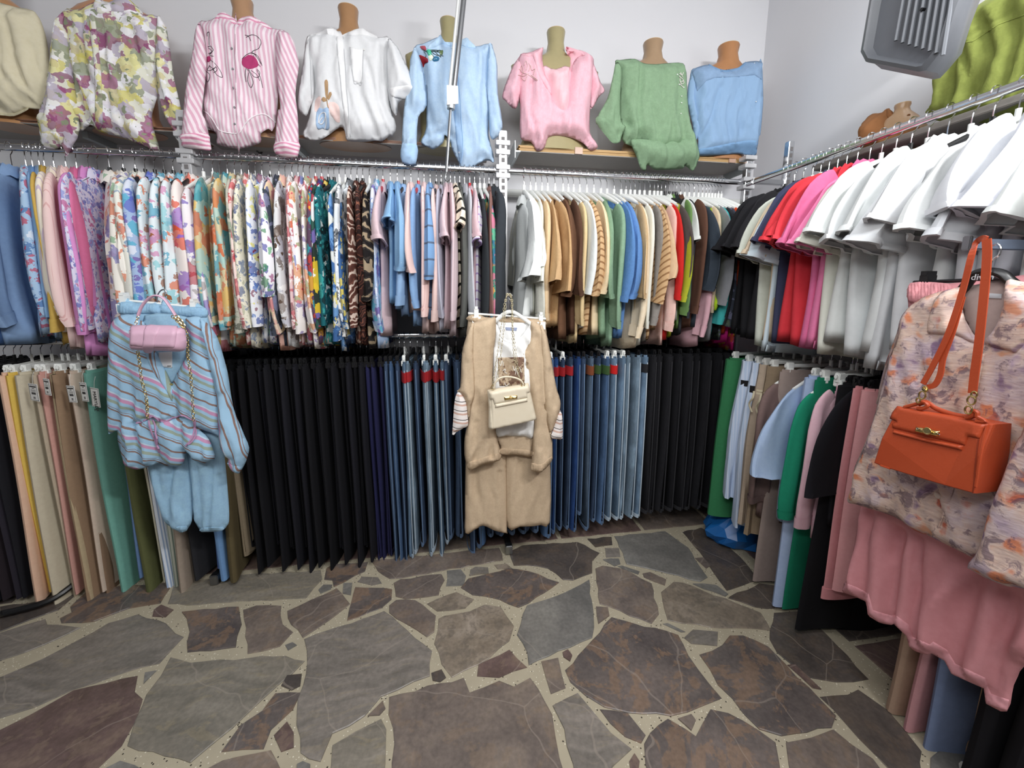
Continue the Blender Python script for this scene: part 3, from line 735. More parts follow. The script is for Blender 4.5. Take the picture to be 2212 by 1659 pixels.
def variants(kind):
    """list of (part, mesh) sets"""
    if kind in SH: return SH[kind]
    out=[]
    for sd in range(5):
        r=random.Random(sd+len(kind)*11); parts=[]
        if kind=='long':
            B=body_geo(sd,0.41,0.70); dy=r.uniform(-.01,.01); ln=r.uniform(-.05,.03)
            path=[(-.165,-.055),(-.205,-.10),(-.222+dy,-.2),(-.232,-.36),(-.236-dy,-.52),(-.226,-.60+ln)]; rad=[.042,.056,.06,.056,.052,.042]; thr=.30
        elif kind=='bat': # wide draped sleeve
            B=body_geo(sd+20,0.42,0.66,0.024); path=[(-.15,-.05),(-.21,-.11),(-.25,-.22),(-.262,-.36),(-.25,-.47+r.uniform(-.03,.05))]; rad=[.05,.07,.08,.08,.07]; thr=.22
        elif kind=='short':
            B=body_geo(sd+40,0.42,0.66,0.022); path=[(-.16,-.055),(-.205,-.10),(-.235,-.17),(-.252,-.25+r.uniform(-.02,.03))]; rad=[.046,.064,.074,.084]; thr=.24
        elif kind=='tee': # wide open short sleeve
            B=body_geo(sd+60,0.44,0.70,0.024,0.05); path=[(-.14,-.045),(-.205,-.10),(-.245,-.20),(-.275,-.30+r.uniform(-.03,.03))]; rad=[.045,.07,.085,.098]; thr=.19
        elif kind=='poncho':
            B=body_geo(sd+80,0.40,0.62,0.024,0.0); path=[(-.12,-.045),(-.19,-.11),(-.235,-.22),(-.255,-.34),(-.265,-.42+r.uniform(-.04,.03))]; rad=[.05,.08,.10,.112,.115]; thr=.16
        elif kind=='knot':
            B=body_geo(sd+90,0.38,0.56,0.02,-.1); path=[(-.16,-.055),(-.2,-.12),(-.225,-.3),(-.23,-.44),(-.225,-.5),(-.22,-.54)]; rad=[.045,.055,.05,.025,.055,.04]; thr=.5
        parts.append(('body',mesh('body',*B,DUM)))
        for s in (-1,1): parts.append(('sleeve',mesh('sleeve',*sleeve_geo(sd*2+(s>0),path,rad,s,thr),DUM)))
        if kind=='long':
            for s in (-1,1): parts.append(('cuff',mesh('cuff',*cuff_geo(sd*2+(s>0),path,rad,s,thr,.9),DUM)))
        if kind in('tee','bat','short'): 
            for s in (-1,1):
                parts.append(('sleeve_hem',mesh('sleeve_hem',*cuff_geo(sd*2+(s>0),path,rad,s,thr,.93),DUM)))
        parts.append(('collar',mesh('collar',*collar_geo(sd),DUM)))
        out.append(parts)
    SH[kind]=out; return out
def leg_geo(seed,yc,ry,L,flare,th,top=0):
    r=random.Random(seed*5+1); ph=[r.uniform(0,6.28) for _ in range(4)]; Ls=[]; N=20; n=14
    for i in range(n+1):
        s=i/n; z=top-(L+top)*s; a=ry*(1+flare*s); b=th*(1-.25*s+max(0,flare)*.4*s); lp=[]
        for k in range(N):
            q=2*PI*k/N; c,sn=math.cos(q),math.sin(q); y=a*math.copysign(abs(c)**.85,c); fo=.006*s*math.sin(30*y+ph[0])+.008*s*math.sin(4*s+ph[1])
            lp.append(Vector((b*math.copysign(abs(sn)**.8,sn)+fo,yc+y+.006*s*math.sin(3*s+ph[2]),z)))
        Ls.append(lp)
    Ls.append([Vector((p.x*.8,yc+(p.y-yc)*.9,p.z+.015)) for p in Ls[-1]])
    return loft(Ls,True,False)
def ring(yr,xr,z0,z1,yc=0,g=1.0,N=20):
    L=[]
    for z,f in ((z0,1.0),(z0,1.0+.06*g),(z1,1.0+.06*g),(z1,.9)): L.append([Vector((xr*f*1.15*math.sin(2*PI*k/N),yc+yr*(1+(f-1)*.3)*math.cos(2*PI*k/N),z)) for k in range(N)])
    return loft(L)
def pvariants(kind):
    if kind in SH: return SH[kind]
    out=[]
    for sd in range(4):
        P=[]; L={'trous':1.08,'jean':1.02,'skirt':0.78,'wide':1.08,'pleat':0.86,'slim':1.0}[kind]; W={'trous':.36,'jean':.34,'skirt':.36,'wide':.36,'pleat':.36,'slim':.3}[kind]
        fl={'trous':.15,'jean':-.08,'skirt':.35,'wide':.45,'pleat':.3,'slim':-.25}[kind]; th={'trous':.021,'jean':.019,'skirt':.03,'wide':.024,'pleat':.03,'slim':.019}[kind]
        if kind in('skirt','pleat'):
            V,F=leg_geo(sd+9,0,W/2,L,fl,th); 
            if kind=='pleat': V=[Vector((v.x+.012*math.sin(v.y*75)*min(1,-v.z*2),v.y,v.z)) for v in V]
            P.append(('panel',mesh('panel',V,F,DUM)))
        else:
            for s in (-1,1): P.append(('leg',mesh('leg',*leg_geo(sd*2+(s>0),s*W/4*(1.0 if fl<.2 else 1.1),W/4*1.12,L+(.012*s),fl,th),DUM)))
        P.append(('waistband',mesh('waistband',*ring(W/2,th,-.035,.012),DUM)))
        if kind in('jean','slim'):
            y=-W/2*1.0; g=tube([(0.0,y-W*.035,-.03),(0.004,y-W*.03,-.3),(.006,y-W*.02,-.6),(.006,y-W*.005,-L+.01)],.0034,5); P.append(('side_seam',mesh('side_seam',*g,DUM)))
            P.append(('hem',mesh('hem',*ring(W/4*1.12*(1+fl),th*.78,-L-.001,-L+.022,-W/4,.5),DUM)))
        out.append(P)
    SH[kind]=out; return out
def ordn(n): return {1:'first',2:'second',3:'third',4:'fourth',5:'fifth',6:'sixth',7:'seventh',8:'eighth',9:'ninth',10:'tenth',11:'eleventh',12:'twelfth'}.get(n,'%dth'%n)
CATS={'long':'shirt','bat':'blouse','short':'top','tee':'t-shirt','poncho':'blouse','knot':'top','trous':'trousers','wide':'trousers','jean':'jeans','slim':'trousers','skirt':'skirt','pleat':'skirt'}
RN={'U':'on the upper back rail','R':'on the right upper rail','L':'on the lower back rail','Q':'on the right lower rail'}
def row(rail_,items,hk,grp):
    """items: (pos along rail, kind, material, description, length factor, yaw degrees, hanger kind, drop)"""
    from collections import Counter
    cnt=Counter(i[3] for i in items); seen=Counter()
    for k,it in enumerate(items):
        pos,kind,mt,desc=it[:4]; lf=it[4] if len(it)>4 else 1; yw=it[5] if len(it)>5 else 0; hkind=it[6] if len(it)>6 and it[6] else hk; dp=it[7] if len(it)>7 else 0
        seen[desc]+=1; od=''
        if cnt[desc]>1: od=', %s of %d from the left'%(ordn(seen[desc]),cnt[desc])
        lab=desc+' '+RN[rail_]+od; 
        if len(lab.split())>16: lab=desc+' '+{'U':'upper back rail','R':'right upper rail','L':'lower back rail','Q':'right lower rail'}[rail_]+od
        y0=YR; r=random.Random(k*17+ord(rail_))
        rz=math.radians(yw+r.uniform(-5,5))
        if rail_ in('U','L'): x,y=pos,YR; z=(ZR if rail_=='U' else ZL)
        else: x,y=XR,pos; z=(ZRR if rail_=='R' else ZL); rz+=-PI/2
        hl='hanger of the '+desc+od
        hn={'white':'white plastic ','black':'black plastic ','red':'red plastic ','wire':'thin metal ','clipw':'white clip ','clipb':'black clip '}[hkind]
        hanger(x,y,rail_,rz,hkind,hn+hl,{'U':'hangers on the upper back rail','R':'hangers on the right upper rail','L':'hangers on the lower back rail','Q':'hangers on the right lower rail'}[rail_])
        zz=z-({'white':.158,'black':.125,'red':.125,'wire':.115,'clipw':.128,'clipb':.125}[hkind])-dp
        pk=kind in('trous','jean','skirt','wide','pleat','slim')
        nm={'long':'shirt','bat':'blouse','short':'top','tee':'tee_shirt','poncho':'blouse','knot':'knotted_top','trous':'trousers','wide':'trousers','jean':'jeans','slim':'trousers','skirt':'skirt','pleat':'pleated_skirt'}[kind]
        t=thing(nm,lab,CATS[kind],(x,y,zz),rz,grp)
        g=[abs(items[k+d][0]-items[k][0]) for d in (-1,1) if 0<=k+d<len(items)]; xs_=min(1.7,max(.75,(sum(g)/len(g))/(.036 if not pk else .042)))*(it[9] if len(it)>9 else 1)
        t.scale=(xs_,1,lf)
        vs=(pvariants(kind) if pk else variants(kind)); v=vs[(k*3+1)%len(vs)]
        for pn,me in v:
            m2=mt
            if pn=='side_seam': m2=it[8] if len(it)>8 and it[8] else mt
            if pn=='hem': m2=it[8] if len(it)>8 and it[8] else mt
            link(pn,me,t,m2)
        yield t,it
S=solid
R_=lambda *a:tuple(a)
MUL=['e06a3c','5aa36a','6a6ac0','d89aa8','e0c070']
f1=floral('efeae0',['e2774a','7fb08a','8a84c4','e0b08c','d2564a'],11,.5)
f2=floral('e8e6da',['e08a6a','cfe0c8','7a98b8','d86a48'],14,.5)
f3=floral('dfeaee',['45a8c8','e8743c','a8643c','8cd0d8','d88ab8'],11,.52)
f4=floral('f2e6e0',['e8481c','e8481c','9a6ac8','e07a5a'],7,.5)
f5=floral('ece6ea',['7a60c0','a8a0a0','c4505a','8a7ac8'],9,.5)
f6=floral('d8c89c',['4aa6b4','e6b85c','d8744c','2c8894','a8d0c8'],8,.7)
f7=floral('bcd0c4',['4aa0b4','e8c070','d86a3c','3a3a3a'],9,.6)
f8=floral('b9b6a6',['8a9a84','d8d8cc','55594e'],16,.5)
f9=floral('eed4cc',['d84a50','e0888a','b83844'],13,.55)
f10=floral('e8e2cc',['7a8ca8','b8b89c','5a6a94'],20,.45)
f11=floral('eceef4',['3a5cb4','5a84d0','8a3c58','e8e070'],14,.5)
f12=floral('f0f0f6',['6a5cc0','3c8c54','4a4ca8','a84a88','58b070'],12,.47)
f13=floral('3c4250',['5c6c58','7a7c9c','2c3038'],16,.5)
f14=floral('e8b4a4',['e6d0a4','c8747c','f0dcc0','b88068'],7,.7)
f15=floral('d8d8da',['8a7c74','b8b8c4','604c40','f0f0ee'],12,.6)
f16=floral('e4c0c0',['c85a64','f2ece6','8a4a50'],12,.5)
f17=floral('e9e2e6',['e06a3c','5c4478','7080c0','c03c50','a8885a'],11,.62)
f18=floral('f2ece8',['e0945c','8a78b4','d0485c','9a9a60'],11,.48)
f19=floral('5c4058',['c83c34','2c9ca4','e0a02c','4a3c8c'],13,.6)
f20=floral('26352e',['e8c020','b83c50','eef0ec','2f5c50','7a6ab8'],8,.62)
f21=floral('186a74',['101416','38a8a4','e8f0ec'],14,.5)
f22=floral('3c68a4',['e8e8dc','e0cc4c','6ca0d8','2c3c5c'],15,.6)
f23=floral('e6ebf0',['181c22','31363e','d0d8de'],8,.5)
f24=floral('9fb8dc',['5a68c8','48b0d0','e0e4f0','7450a8'],12,.55)
f25=floral('3c8c74',['e89c3c','60b890','e07898','2c6c94'],10,.6)
f26=floral('d81c7c',['e8581c','f0c020','2ca0c0','6c2c9c','f080b8'],12,.6)
f27=floral('a8c8e8',['e8eef8','c83c5a','4878b8'],18,.45)
fl_lil=floral('dcd8f0',['5a64c0','c85a98','8a98dc'],24,.5)
an1=animal('5a342c','7a4a3c','d8c0b0',9); an2=animal('1e1a1a','3a3430','a08c70',6); an3=animal('4a2c28','8c5440','2e1e1c',7)
LB=speck('82b0da','dfeefa',90,.1); BL=speck('ebc8c2','f8e6e2',90,.1)
gr=stripes(((0,'78a4d6'),(0.88,'5a6c88')),0.075,(0,0,1)); bks=stripes(((0,'f0e4cc'),(0.72,'26241f')),0.05,(0,.25,1)); cst=stripes(((0,'efe6d2'),(0.8,'cbb8cc')),0.02,(0,1,0.0))
blst=stripes(((0,'5a8ac4'),(0.5,'e8eef4')),0.02,(0,0.2,1)); pks=stripes(((0,'f0cfc9'),(0.85,'e2b0ac')),0.012,(0,1,0))
tcu=stripes(((0,'d2ab7c'),(0.7,'9a7048')),0.03,(0,0.5,1)); lil=stripes(((0,'eae6f0'),(0.6,'b49ad4'),(0.8,'eae6f0')),0.04,(0,.2,1))
W1,W2,W3='eef2f0','e6e6d8','e9efed'
U=[(-90,'long',S('e8e8e4'),'white shirt beyond the left end',1,10,'wire'),(-60,'long',S('4c74b4'),'deep blue shirt at the left end',1.05,10,'wire'),(-30,'long',S('7f9fca'),'soft blue shirt at the left edge',1.05,10,'wire'),(3,'long',f27,'blue striped shirt at the far left end',1,35,'wire'),(18,'long',S('7da7d6'),'chambray blue shirt',1,30,'wire'),(34,'long',S('93b4dc'),'pale denim blue shirt',1.02,30,'wire'),
(46,'long',S('cfa94c'),'mustard yellow shirt',1.06,30,'wire'),(68,'long',cst,'cream shirt with faint lilac stripes',.98,28,'wire'),(96,'long',pks,'pale pink striped shirt',1.08,25,'wire'),(120,'long',S('e0709e'),'bright pink shirt',1.0,25,'wire'),
(147,'long',S('dc8ccc'),'orchid pink shirt with buttoned cuffs',1.13,20,'wire'),(168,'long',fl_lil,'lilac and white small print shirt',1.05,5,'wire',0,None,.45),
(196,'bat',f1,'white shirt with big multicoloured watercolour flowers',1.1,34,'black',0,None,1.25),(228,'long',f1,'white shirt with loose orange and green flowers',1.1,25,'black'),(256,'long',f2,'cream shirt with orange blossom print',1.08,20,'black'),
(278,'long',f2,'ivory floral shirt with blue dots',1.05,10,'black'),(300,'long',f24,'pale blue and violet print shirt',1.05,10,'black'),(322,'long',f3,'white shirt with turquoise and orange print',1.0,12,'black'),
(343,'long',f3,'aqua shirt with brown and orange flowers',1.0,12,'black'),(364,'long',f3,'pale aqua watercolour shirt',1.04,8,'black'),(388,'long',f4,'white shirt with large orange red poppies',1.06,12,'black'),
(412,'long',f5,'white shirt with purple poppies',1.08,10,'white'),(434,'long',f5,'lilac and grey floral shirt',1.06,6,'white'),(450,'long',f6,'teal and yellow patchwork print shirt',1.08,5,'wire'),
(468,'long',f7,'aqua and mustard leaf print shirt',1.1,6,'wire'),(484,'long',f6,'tan and teal abstract print shirt',1.08,4,'wire'),(500,'long',f8,'grey green leaf print shirt',1.08,5,'wire'),(517,'long',f9,'coral red print shirt',1.08,4,'wire'),
(532,'long',f10,'cream shirt with fine blue print',1.1,3,'wire'),(547,'long',f11,'white shirt with royal blue flowers',1.08,4,'wire'),(566,'bat',f12,'white shirt with violet roses and green leaves',1.12,6,'black'),
(586,'long',f13,'dark slate floral shirt',1.1,2,'wire'),(600,'long',f14,'peach shirt with large cream petals',1.12,4,'wire'),(616,'long',f15,'grey, white and brown print shirt',1.1,2,'wire'),(630,'long',f16,'rose pink and white floral shirt',1.1,2,'wire'),
(642,'long',f17,'white shirt with orange and purple bouquets',1.08,1,'wire'),(656,'long',f18,'white shirt with delicate pink and lilac print',1.09,1,'wire'),(670,'long',f18,'ivory shirt with orange blossoms',1.1,0,'red'),
(684,'long',f19,'purple, red and teal paisley shirt',1.08,0,'red'),(699,'long',f20,'dark green shirt with yellow sunflowers',1.08,2,'black'),(712,'long',f21,'teal and black print shirt',1.07,0,'black'),(724,'long',f22,'blue, yellow and white swirl shirt',1.08,0,'white'),
(738,'long',f22,'white and yellow daisy shirt on blue',1.02,0,'white'),(751,'long',f23,'white shirt with black leaves',1.06,0,'wire'),(765,'long',an1,'brown zebra print shirt',1.08,0,'black'),(778,'long',an3,'maroon and tan animal print shirt',1.08,0,'black'),
(793,'bat',an2,'black and beige tiger print blouse',1.12,0,'white'),(810,'long',f24,'blue paisley shirt',1.12,0,'wire'),(824,'short',S('d2b7bd'),'dusty pink short-sleeved top',1.08,3,'red'),(841,'short',LB,'light blue glitter top',.86,2,'wire'),
(857,'bat',LB,'sparkling pale blue blouse',.9,2,'wire'),(873,'long',S('8db2dd'),'sky blue shirt',.88,0,'black'),(888,'bat',BL,'blush pink glitter blouse',.92,2,'wire'),(905,'long',S('7ea5d4'),'cornflower blue shirt',.95,0,'red'),(918,'long',pks,'ribbed blush shirt',1.02,0,'wire'),
(932,'bat',gr,'blue blouse with thin grey lines',.98,2,'wire'),(946,'long',S('e4c4be'),'powder pink shirt',1.0,0,'black'),(957,'long',S('b4b4c4'),'grey lilac shirt',1.0,0,'black'),(968,'short',S('d8bcc2'),'mauve pink top',1.05,2,'wire'),
(978,'long',S('dcc4ca'),'pale rose shirt',1.05,0,'wire'),(988,'short',bks,'cream top with bold black stripes',1.05,0,'wire'),(999,'long',S('5a5c58'),'charcoal grey shirt',1.04,0,'black'),(1010,'long',S('c2c4cc'),'silver grey shirt',1.05,0,'wire'),
(1022,'short',S('d8b4bc'),'rose short-sleeved top',1.0,2,'red'),(1033,'short',lil,'white top with lilac swirls',1.04,0,'white'),(1045,'long',S('2e3236'),'black shirt',1.05,0,'white'),(1055,'long',f25,'green tropical print shirt',1.05,0,'white'),
(1066,'long',S('8a625a'),'mauve brown shirt',1.08,0,'black'),(1077,'long',S('33383e'),'charcoal black shirt',1.08,0,'black')]
U2=[(1112,'poncho',crinkle(W1),'white linen blouse beside the slotted post',1.0,3),(1130,'poncho',crinkle(W2),'ivory linen blouse with angled cuff',.95,3),(1146,'poncho',crinkle(W1),'bright white draped linen blouse',.95,4),(1160,'long',crinkle('dcdccf'),'light grey linen shirt',1.0,2),
(1172,'long',crinkle('e0c298'),'pale tan linen shirt',1.0,2),(1186,'poncho',crinkle('cfa878'),'sand linen blouse with frayed hem',1.05,2),(1199,'poncho',crinkle('c9a06e'),'camel linen blouse with frayed hem',1.05,2),(1216,'bat',crinkle('6c4a34'),'dark brown linen blouse',1.08,4),(1234,'bat',crinkle('5c3e2e'),'chocolate brown linen blouse',1.05,2),
(1246,'long',crinkle('dcc08c'),'wheat linen shirt',1.05,0),(1258,'bat',crinkle(W3),'snow white linen blouse with tie',1.0,2),(1272,'bat',tcu,'tan linen blouse with striped cuff',1.05,2),(1288,'bat',crinkle('e4cda4'),'beige linen blouse with drooping sleeve',1.05,3),(1304,'bat',crinkle('7a9c7c'),'sage green linen blouse with striped cuff',1.08,2),
(1320,'long',crinkle('7fa184'),'sage green linen shirt',1.08,2),(1334,'bat',crinkle('5584c0'),'blue linen blouse',1.08,2),(1350,'bat',crinkle('5c8ac8'),'bright blue linen blouse',1.08,3),(1366,'long',crinkle('e8d4b4'),'cream beige linen shirt',1.1,2),(1377,'bat',crinkle('d2b080'),'tan linen blouse',1.08,0),
(1387,'long',crinkle('dfe0d4'),'off-white linen shirt',1.08,0),(1397,'bat',tcu,'tan blouse with layered striped hem',1.1,2),(1408,'long',crinkle('8c8680'),'taupe grey linen shirt',1.05,0),(1419,'poncho',crinkle('d8b48c'),'caramel linen blouse',1.08,2),(1431,'long',crinkle('ecc0b4'),'pale salmon linen shirt',1.08,0),
(1441,'bat',S('e02420'),'bright red top',1.1,0),(1449,'bat',S('a8b020'),'olive lime top',1.08,0),(1457,'bat',S('5c5450'),'dark taupe blouse',1.0,0),(1466,'short',S('e6eae4'),'white short-sleeved top',1.0,0,'black'),(1475,'long',S('6c9450'),'moss green shirt',1.0,0,'black'),(1484,'long',S('33363c'),'slate black shirt',1.05,0,'black'),
(1491,'long',S('6c4838'),'brown shirt',1.0,0,'black'),(1500,'bat',S('38424e'),'dark slate blue blouse',1.0,3),(1510,'long',S('e4b0bc'),'baby pink shirt',1.1,0),(1520,'knot',S('b4dc1c'),'neon lime top knotted at the hem',1.05,3,'white'),(1531,'long',S('dcc8a4'),'beige knit shirt',.95,0),(1541,'bat',S('8c8e94'),'grey blouse',1.12,3),
(1550,'long',S('38b4b4'),'turquoise shirt',1.05,0),(1558,'long',S('2a2c32'),'plain black shirt',1.0,0),(1565,'long',f13,'navy print shirt',1.05,0),(1572,'long',S('d84820'),'orange red shirt',1.0,0),(1579,'long',S('e0208c'),'hot pink shirt',1.08,0),(1586,'long',S('e4dccc'),'cream knit shirt',.9,0),(1593,'bat',f26,'magenta blouse with multicoloured print',1.2,0)]
def sp(px,Y=2.02): return aty(px,560,Y).x
rw=[]
for it in U: rw.append((sp(it[0]),)+it[1:])
for it in U2: rw.append((max(sp(it[0]),0.345+0.001*len(rw)),)+it[1:4]+(it[4],it[5],(it[6] if len(it)>6 else 'white')))
for i in range(1,len(rw)): pass
for t,it in row('U',rw,'wire','clothes hanging on the upper back rail'): pass
# right upper rail (y positions)
WT=['dadedc','d6dadb','dbdfdf','d3d6d9','d9dbde','d5d8d8','d8dae0','d2d5da','d6d8e2']
Rr=[(1.85,'tee',S('17171b'),'black t-shirt',.98,6,'black'),(1.80,'tee',S('1b1b1f'),'black t-shirt',1.0,4,'black'),(1.75,'tee',S('202024'),'black t-shirt',1.0,4,'black'),
(1.70,'tee',S('c9cfc2'),'pale sage t-shirt',1.0,2,'white'),(1.66,'tee',S('d8c2a4'),'beige t-shirt',.95,0,'white'),(1.62,'tee',S('cfe0ea'),'very light blue t-shirt',1.02,0,'white'),(1.58,'tee',S('3b3f5c'),'navy t-shirt',1.02,0,'wire'),
(1.54,'tee',S('e0343e'),'red t-shirt with ruffled sleeve',1.0,5,'wire'),(1.495,'tee',S('e23440'),'red t-shirt',1.02,3,'wire'),(1.445,'tee',S('e26a9c'),'pink t-shirt',1.02,2,'wire'),(1.40,'tee',S('ea78a8'),'candy pink t-shirt',.95,0,'white'),
(1.35,'tee',S('e0e1d4'),'cream white t-shirt',.98,3,'white')]
y=1.30
for i in range(16): Rr.append((y,'tee',S(WT[i%9]),'plain white t-shirt',.95+.06*((i*5)%4)/3,(i*7)%9-3,('black','white','wire','white')[i%4])); y-=0.052+0.005*(i%3)
for t,it in row('R',Rr,'white','t-shirts on the right upper rail'): pass
# red ruffles: frilled band on the red t-shirt's near sleeve
# lower back rail
def tr(c,b=.1): return solid(c,0.9,b)
K=['15151b','121217','1a1a22','111116','17171f']
SEAM=S('a9bac8'); SEAMD=S('5c7596')
L=[(-156,'trous',tr('1a1a20'),'black wide trousers beyond the left end'),(-121,'wide',tr('24222a'),'charcoal trousers beyond the left end'),(-86,'trous',tr('191a24'),'ink black trousers at the left edge'),(-58,'trous',tr('2a2228'),'dark brown-black trousers at the left edge'),(-34,'trous',tr('2a2630'),'dark plum trousers at the far left'),(-18,'trous',tr('1c1c22'),'black trousers beside the peach pair'),(6,'wide',tr('e2b79a'),'peach trousers',1.0,8),(30,'trous',tr('ddb74c'),'yellow trousers',.98,6),(54,'wide',tr('c6bba2'),'light beige wide trousers with price tag',1.08,8),(78,'trous',tr('b7a890'),'putty trousers',1.05,10),
(92,'trous',tr('d0988c'),'rose pink trousers with price tag',1.0,5),(116,'wide',tr('b49f7c'),'khaki beige trousers',1.05,10),(136,'wide',tr('96795e'),'brown wide trousers with price tag',1.05,6),(154,'trous',tr('8e7058'),'cocoa trousers with price tag',1.05,10),(170,'trous',tr('cbb5a2'),'blush beige trousers',1.0,5),
(194,'trous',tr('6fae9e'),'mint green trousers',1.02,5),(228,'wide',tr('5c6038'),'olive green wide trousers',1.02,20),(252,'trous',tr('545832'),'dark olive trousers',1.0,10),(272,'trous',tr('5a78a4'),'dusty blue trousers',.95,0),(296,'slim',stripes(((0,'d8d2b8'),(0.5,'b8a890')),0.02,(0,1,0)),'cream narrow trousers',1.1,0),
(318,'trous',stripes(((0,'9cb0d0'),(0.5,'dde4ee')),0.012,(0,1,0)),'blue and white striped trousers',1.04,0),(340,'trous',stripes(((0,'7a8c80'),(0.5,'c8ccbc')),0.012,(0,1,0)),'green and cream striped trousers',1.04,0),(362,'wide',tr('9c8c7c'),'taupe trousers',1.04,5),(386,'trous',tr('2c2c30'),'dark grey trousers',1.0,0),
(410,'wide',tr('6c98cc'),'sky blue wide trousers',1.0,20),(438,'trous',tr('4c6cac'),'royal blue trousers',.95,0),(462,'wide',tr('5c5034'),'brown olive trousers',1.0,5),(490,'slim',tr('8c7c64'),'tan narrow trousers',1.0,0)]
for i in range(20): L.append((512+i*14.4,'trous' if i%2 else 'slim',tr(K[i%5],.05),'plain black trousers',.98+.05*((i*3)%4)/3-.03*(i<7),0))
L+=[(800,'slim',tr('23244e'),'navy blue trousers',1.1,0),(812,'slim',tr('25264f'),'navy blue trousers',1.11,0),(825,'slim',tr('222348'),'navy blue trousers',1.08,0)]
D1,D2,D3,D4,D5=denim('3a4c68',.4),denim('4f6e98',.6),denim('7492b0',.7),denim('88a2b8',.8),denim('465a78',.4)
REDT={}
for px,mm,ds,l in ((838,D5,'dark blue jeans with wide seams',1.1),(850,D2,'mid blue jeans',1.1),(861,D1,'indigo jeans',1.1),(872,D3,'light blue jeans with red size band',1.06),(886,D4,'faded light jeans with red size band',1.04),(902,D1,'dark navy jeans',1.0),(916,D4,'washed light jeans with red size band',1.06),(930,D4,'pale blue jeans with red size band',1.04),(944,D3,'stone blue jeans with red size band',1.08),(957,D3,'blue jeans with red size band',1.0),(972,D5,'deep blue jeans with folded hem',.97),(990,D5,'plain dark denim jeans',.97),(1012,D1,'dark denim wide jeans',1.08),(1036,denim('6c98cc',.5),'light blue denim trousers behind the beige culottes',1.04),(1060,D1,'ink blue jeans',.98),(1084,D5,'slate blue jeans',.98),(1108,D1,'midnight blue jeans',.98),(1132,D5,'dusk blue jeans',.98),(1160,D1,'black-blue jeans',.98),
 (1184,D2,'medium blue jeans',1.02),(1202,denim('2c4f8c',.4),'royal blue jeans with red size band',1.0),(1216,D1,'dark blue jeans with red size band',.98),(1230,D1,'deep indigo jeans with red size band',.98),(1246,denim('2a4a86',.4),'cobalt jeans',1.0),(1262,D1,'navy denim jeans',.9),(1278,denim('5c7088',.6),'grey blue washed jeans with brown size band',1.0),(1294,D1,'dark jeans with green size band',.95),(1308,D2,'blue straight jeans with green size band',.97),(1324,D3,'light washed jeans with bright red band',.95),(1340,D3,'soft blue jeans',.95),(1355,D4,'pale washed jeans',.95),(1370,D4,'bleached blue jeans',.95),(1386,D3,'ice blue jeans with dark size band',.95)):
    L.append((px,'jean',mm,ds,l,0,'clipb' if px%4 else 'clipw',0,SEAM if mm in(D3,D4) else SEAMD))
for i in range(9): L.append((1404+i*20,'jean',denim('1b1b1f' if i%2 else '212125',.2),'black jeans',.93+.05*((i*3)%3)/2,0,'clipb',0,S('2c2c30')))
rl=[(aty(it[0],900,2.03).x,)+it[1:] for it in L]
rl.sort(key=lambda a:a[0])
sizes={'red size band':'b8262c','bright red band':'e01c1c','brown size band':'8c4a2c','green size band':'3c5c30','dark size band':'1c1c20'}
def band(t,c):
    V,F=ring(.183,.027,-.09,-.04,0,1.2); o=link('size_band',mesh('size_band',V,F,plain('band',c,.5)),t)
def paper(name,w,h,parent,loc,rot,lines=True,big=None):
    V,F=boxg(-w/2,w/2,-.0008,.0008,-h,0); o=link(name,mesh(name,V,F,plain('tag_paper','ecebe6',.5),False),parent,None,loc); o.rotation_euler=rot
    ink=plain('ink','2c2c2c',.7); g=[]
    fr=.0012
    for a in (boxg(-w*.45,w*.45,-.0014,-.0006,-h*.055,-h*.04),boxg(-w*.45,w*.45,-.0014,-.0006,-h*.96,-h*.945),boxg(-w*.46,-w*.44,-.0014,-.0006,-h*.96,-h*.04),boxg(w*.44,w*.46,-.0014,-.0006,-h*.96,-h*.04)): g.append(a)
    if big is None:
        g.append(boxg(-w*.36,w*.36,-.0015,-.0006,-h*.2,-h*.13)); g.append(boxg(-w*.12,w*.12,-.0015,-.0006,-h*.27,-h*.24))
        for k in range(9): g.append(boxg(-w*.24+k*w*.055,-w*.24+k*w*.055+w*(.02 if k%2 else .035),-.0015,-.0006,-h*.62,-h*.5))
        for k in range(3): g.append(boxg(-w*.28,w*.28,-.0013,-.0006,-h*(.36+.045*k),-h*(.35+.045*k)))
        for k in range(2): g.append(boxg(-w*.1,w*.12,-.0015,-.0006,-h*(.8+.07*k),-h*(.76+.07*k)))
    V,F=join(*g); link('print',mesh('print',V,F,ink,False),o)
    g=tube([(0,0,-.004),(0.003,.002,.03),(0,0.01,.05)],.0007,4); link('tag_string',mesh('tag_string',*g,S('d8d8d0')),o)
    return o
rl=[r_[:6]+('clipw',)+r_[7:] if (4<i_<22 and len(r_)<7) and len(r_)>5 else r_ for i_,r_ in enumerate(rl)]
for t,it in row('L',rl,'clipb','trousers and jeans on the lower back rail'):
    for k,c in sizes.items():
        if k in it[3]: band(t,c); break
# price tags facing the shopper on the left trousers
for j,(x,yy,w,h,rt) in enumerate(((70,829,39,50,.03),(99,818,26,48,.05),(151,833,34,48,-.05),(178,826,28,54,0),(203,838,34,54,.06))):
    p=aty(x,yy,1.965); s=(aty(x+w,yy,1.965)-p).length
    tg=thing('price_tag','white price tag hanging on the left trousers, %s from the left'%('leftmost','second','third','fourth','fifth and last')[j],'price tag',p,0,'price tags on the trousers')
    o=paper('card',s*.9,s*.9*h/w,tg,(0,0,0),(0,rt,-.45),big=('M' if j==4 else None))
    if j==4:
        q=text('MARYLD',(p.x,p.y-.004,p.z-.055),.021,plain('ink','2c2c2c',.7),tg,(PI/2,PI/2,-.3)); text('MR',(p.x,p.y-.005,p.z-.1),.018,plain('ink','2c2c2c',.7),tg,(PI/2,0,-.3))
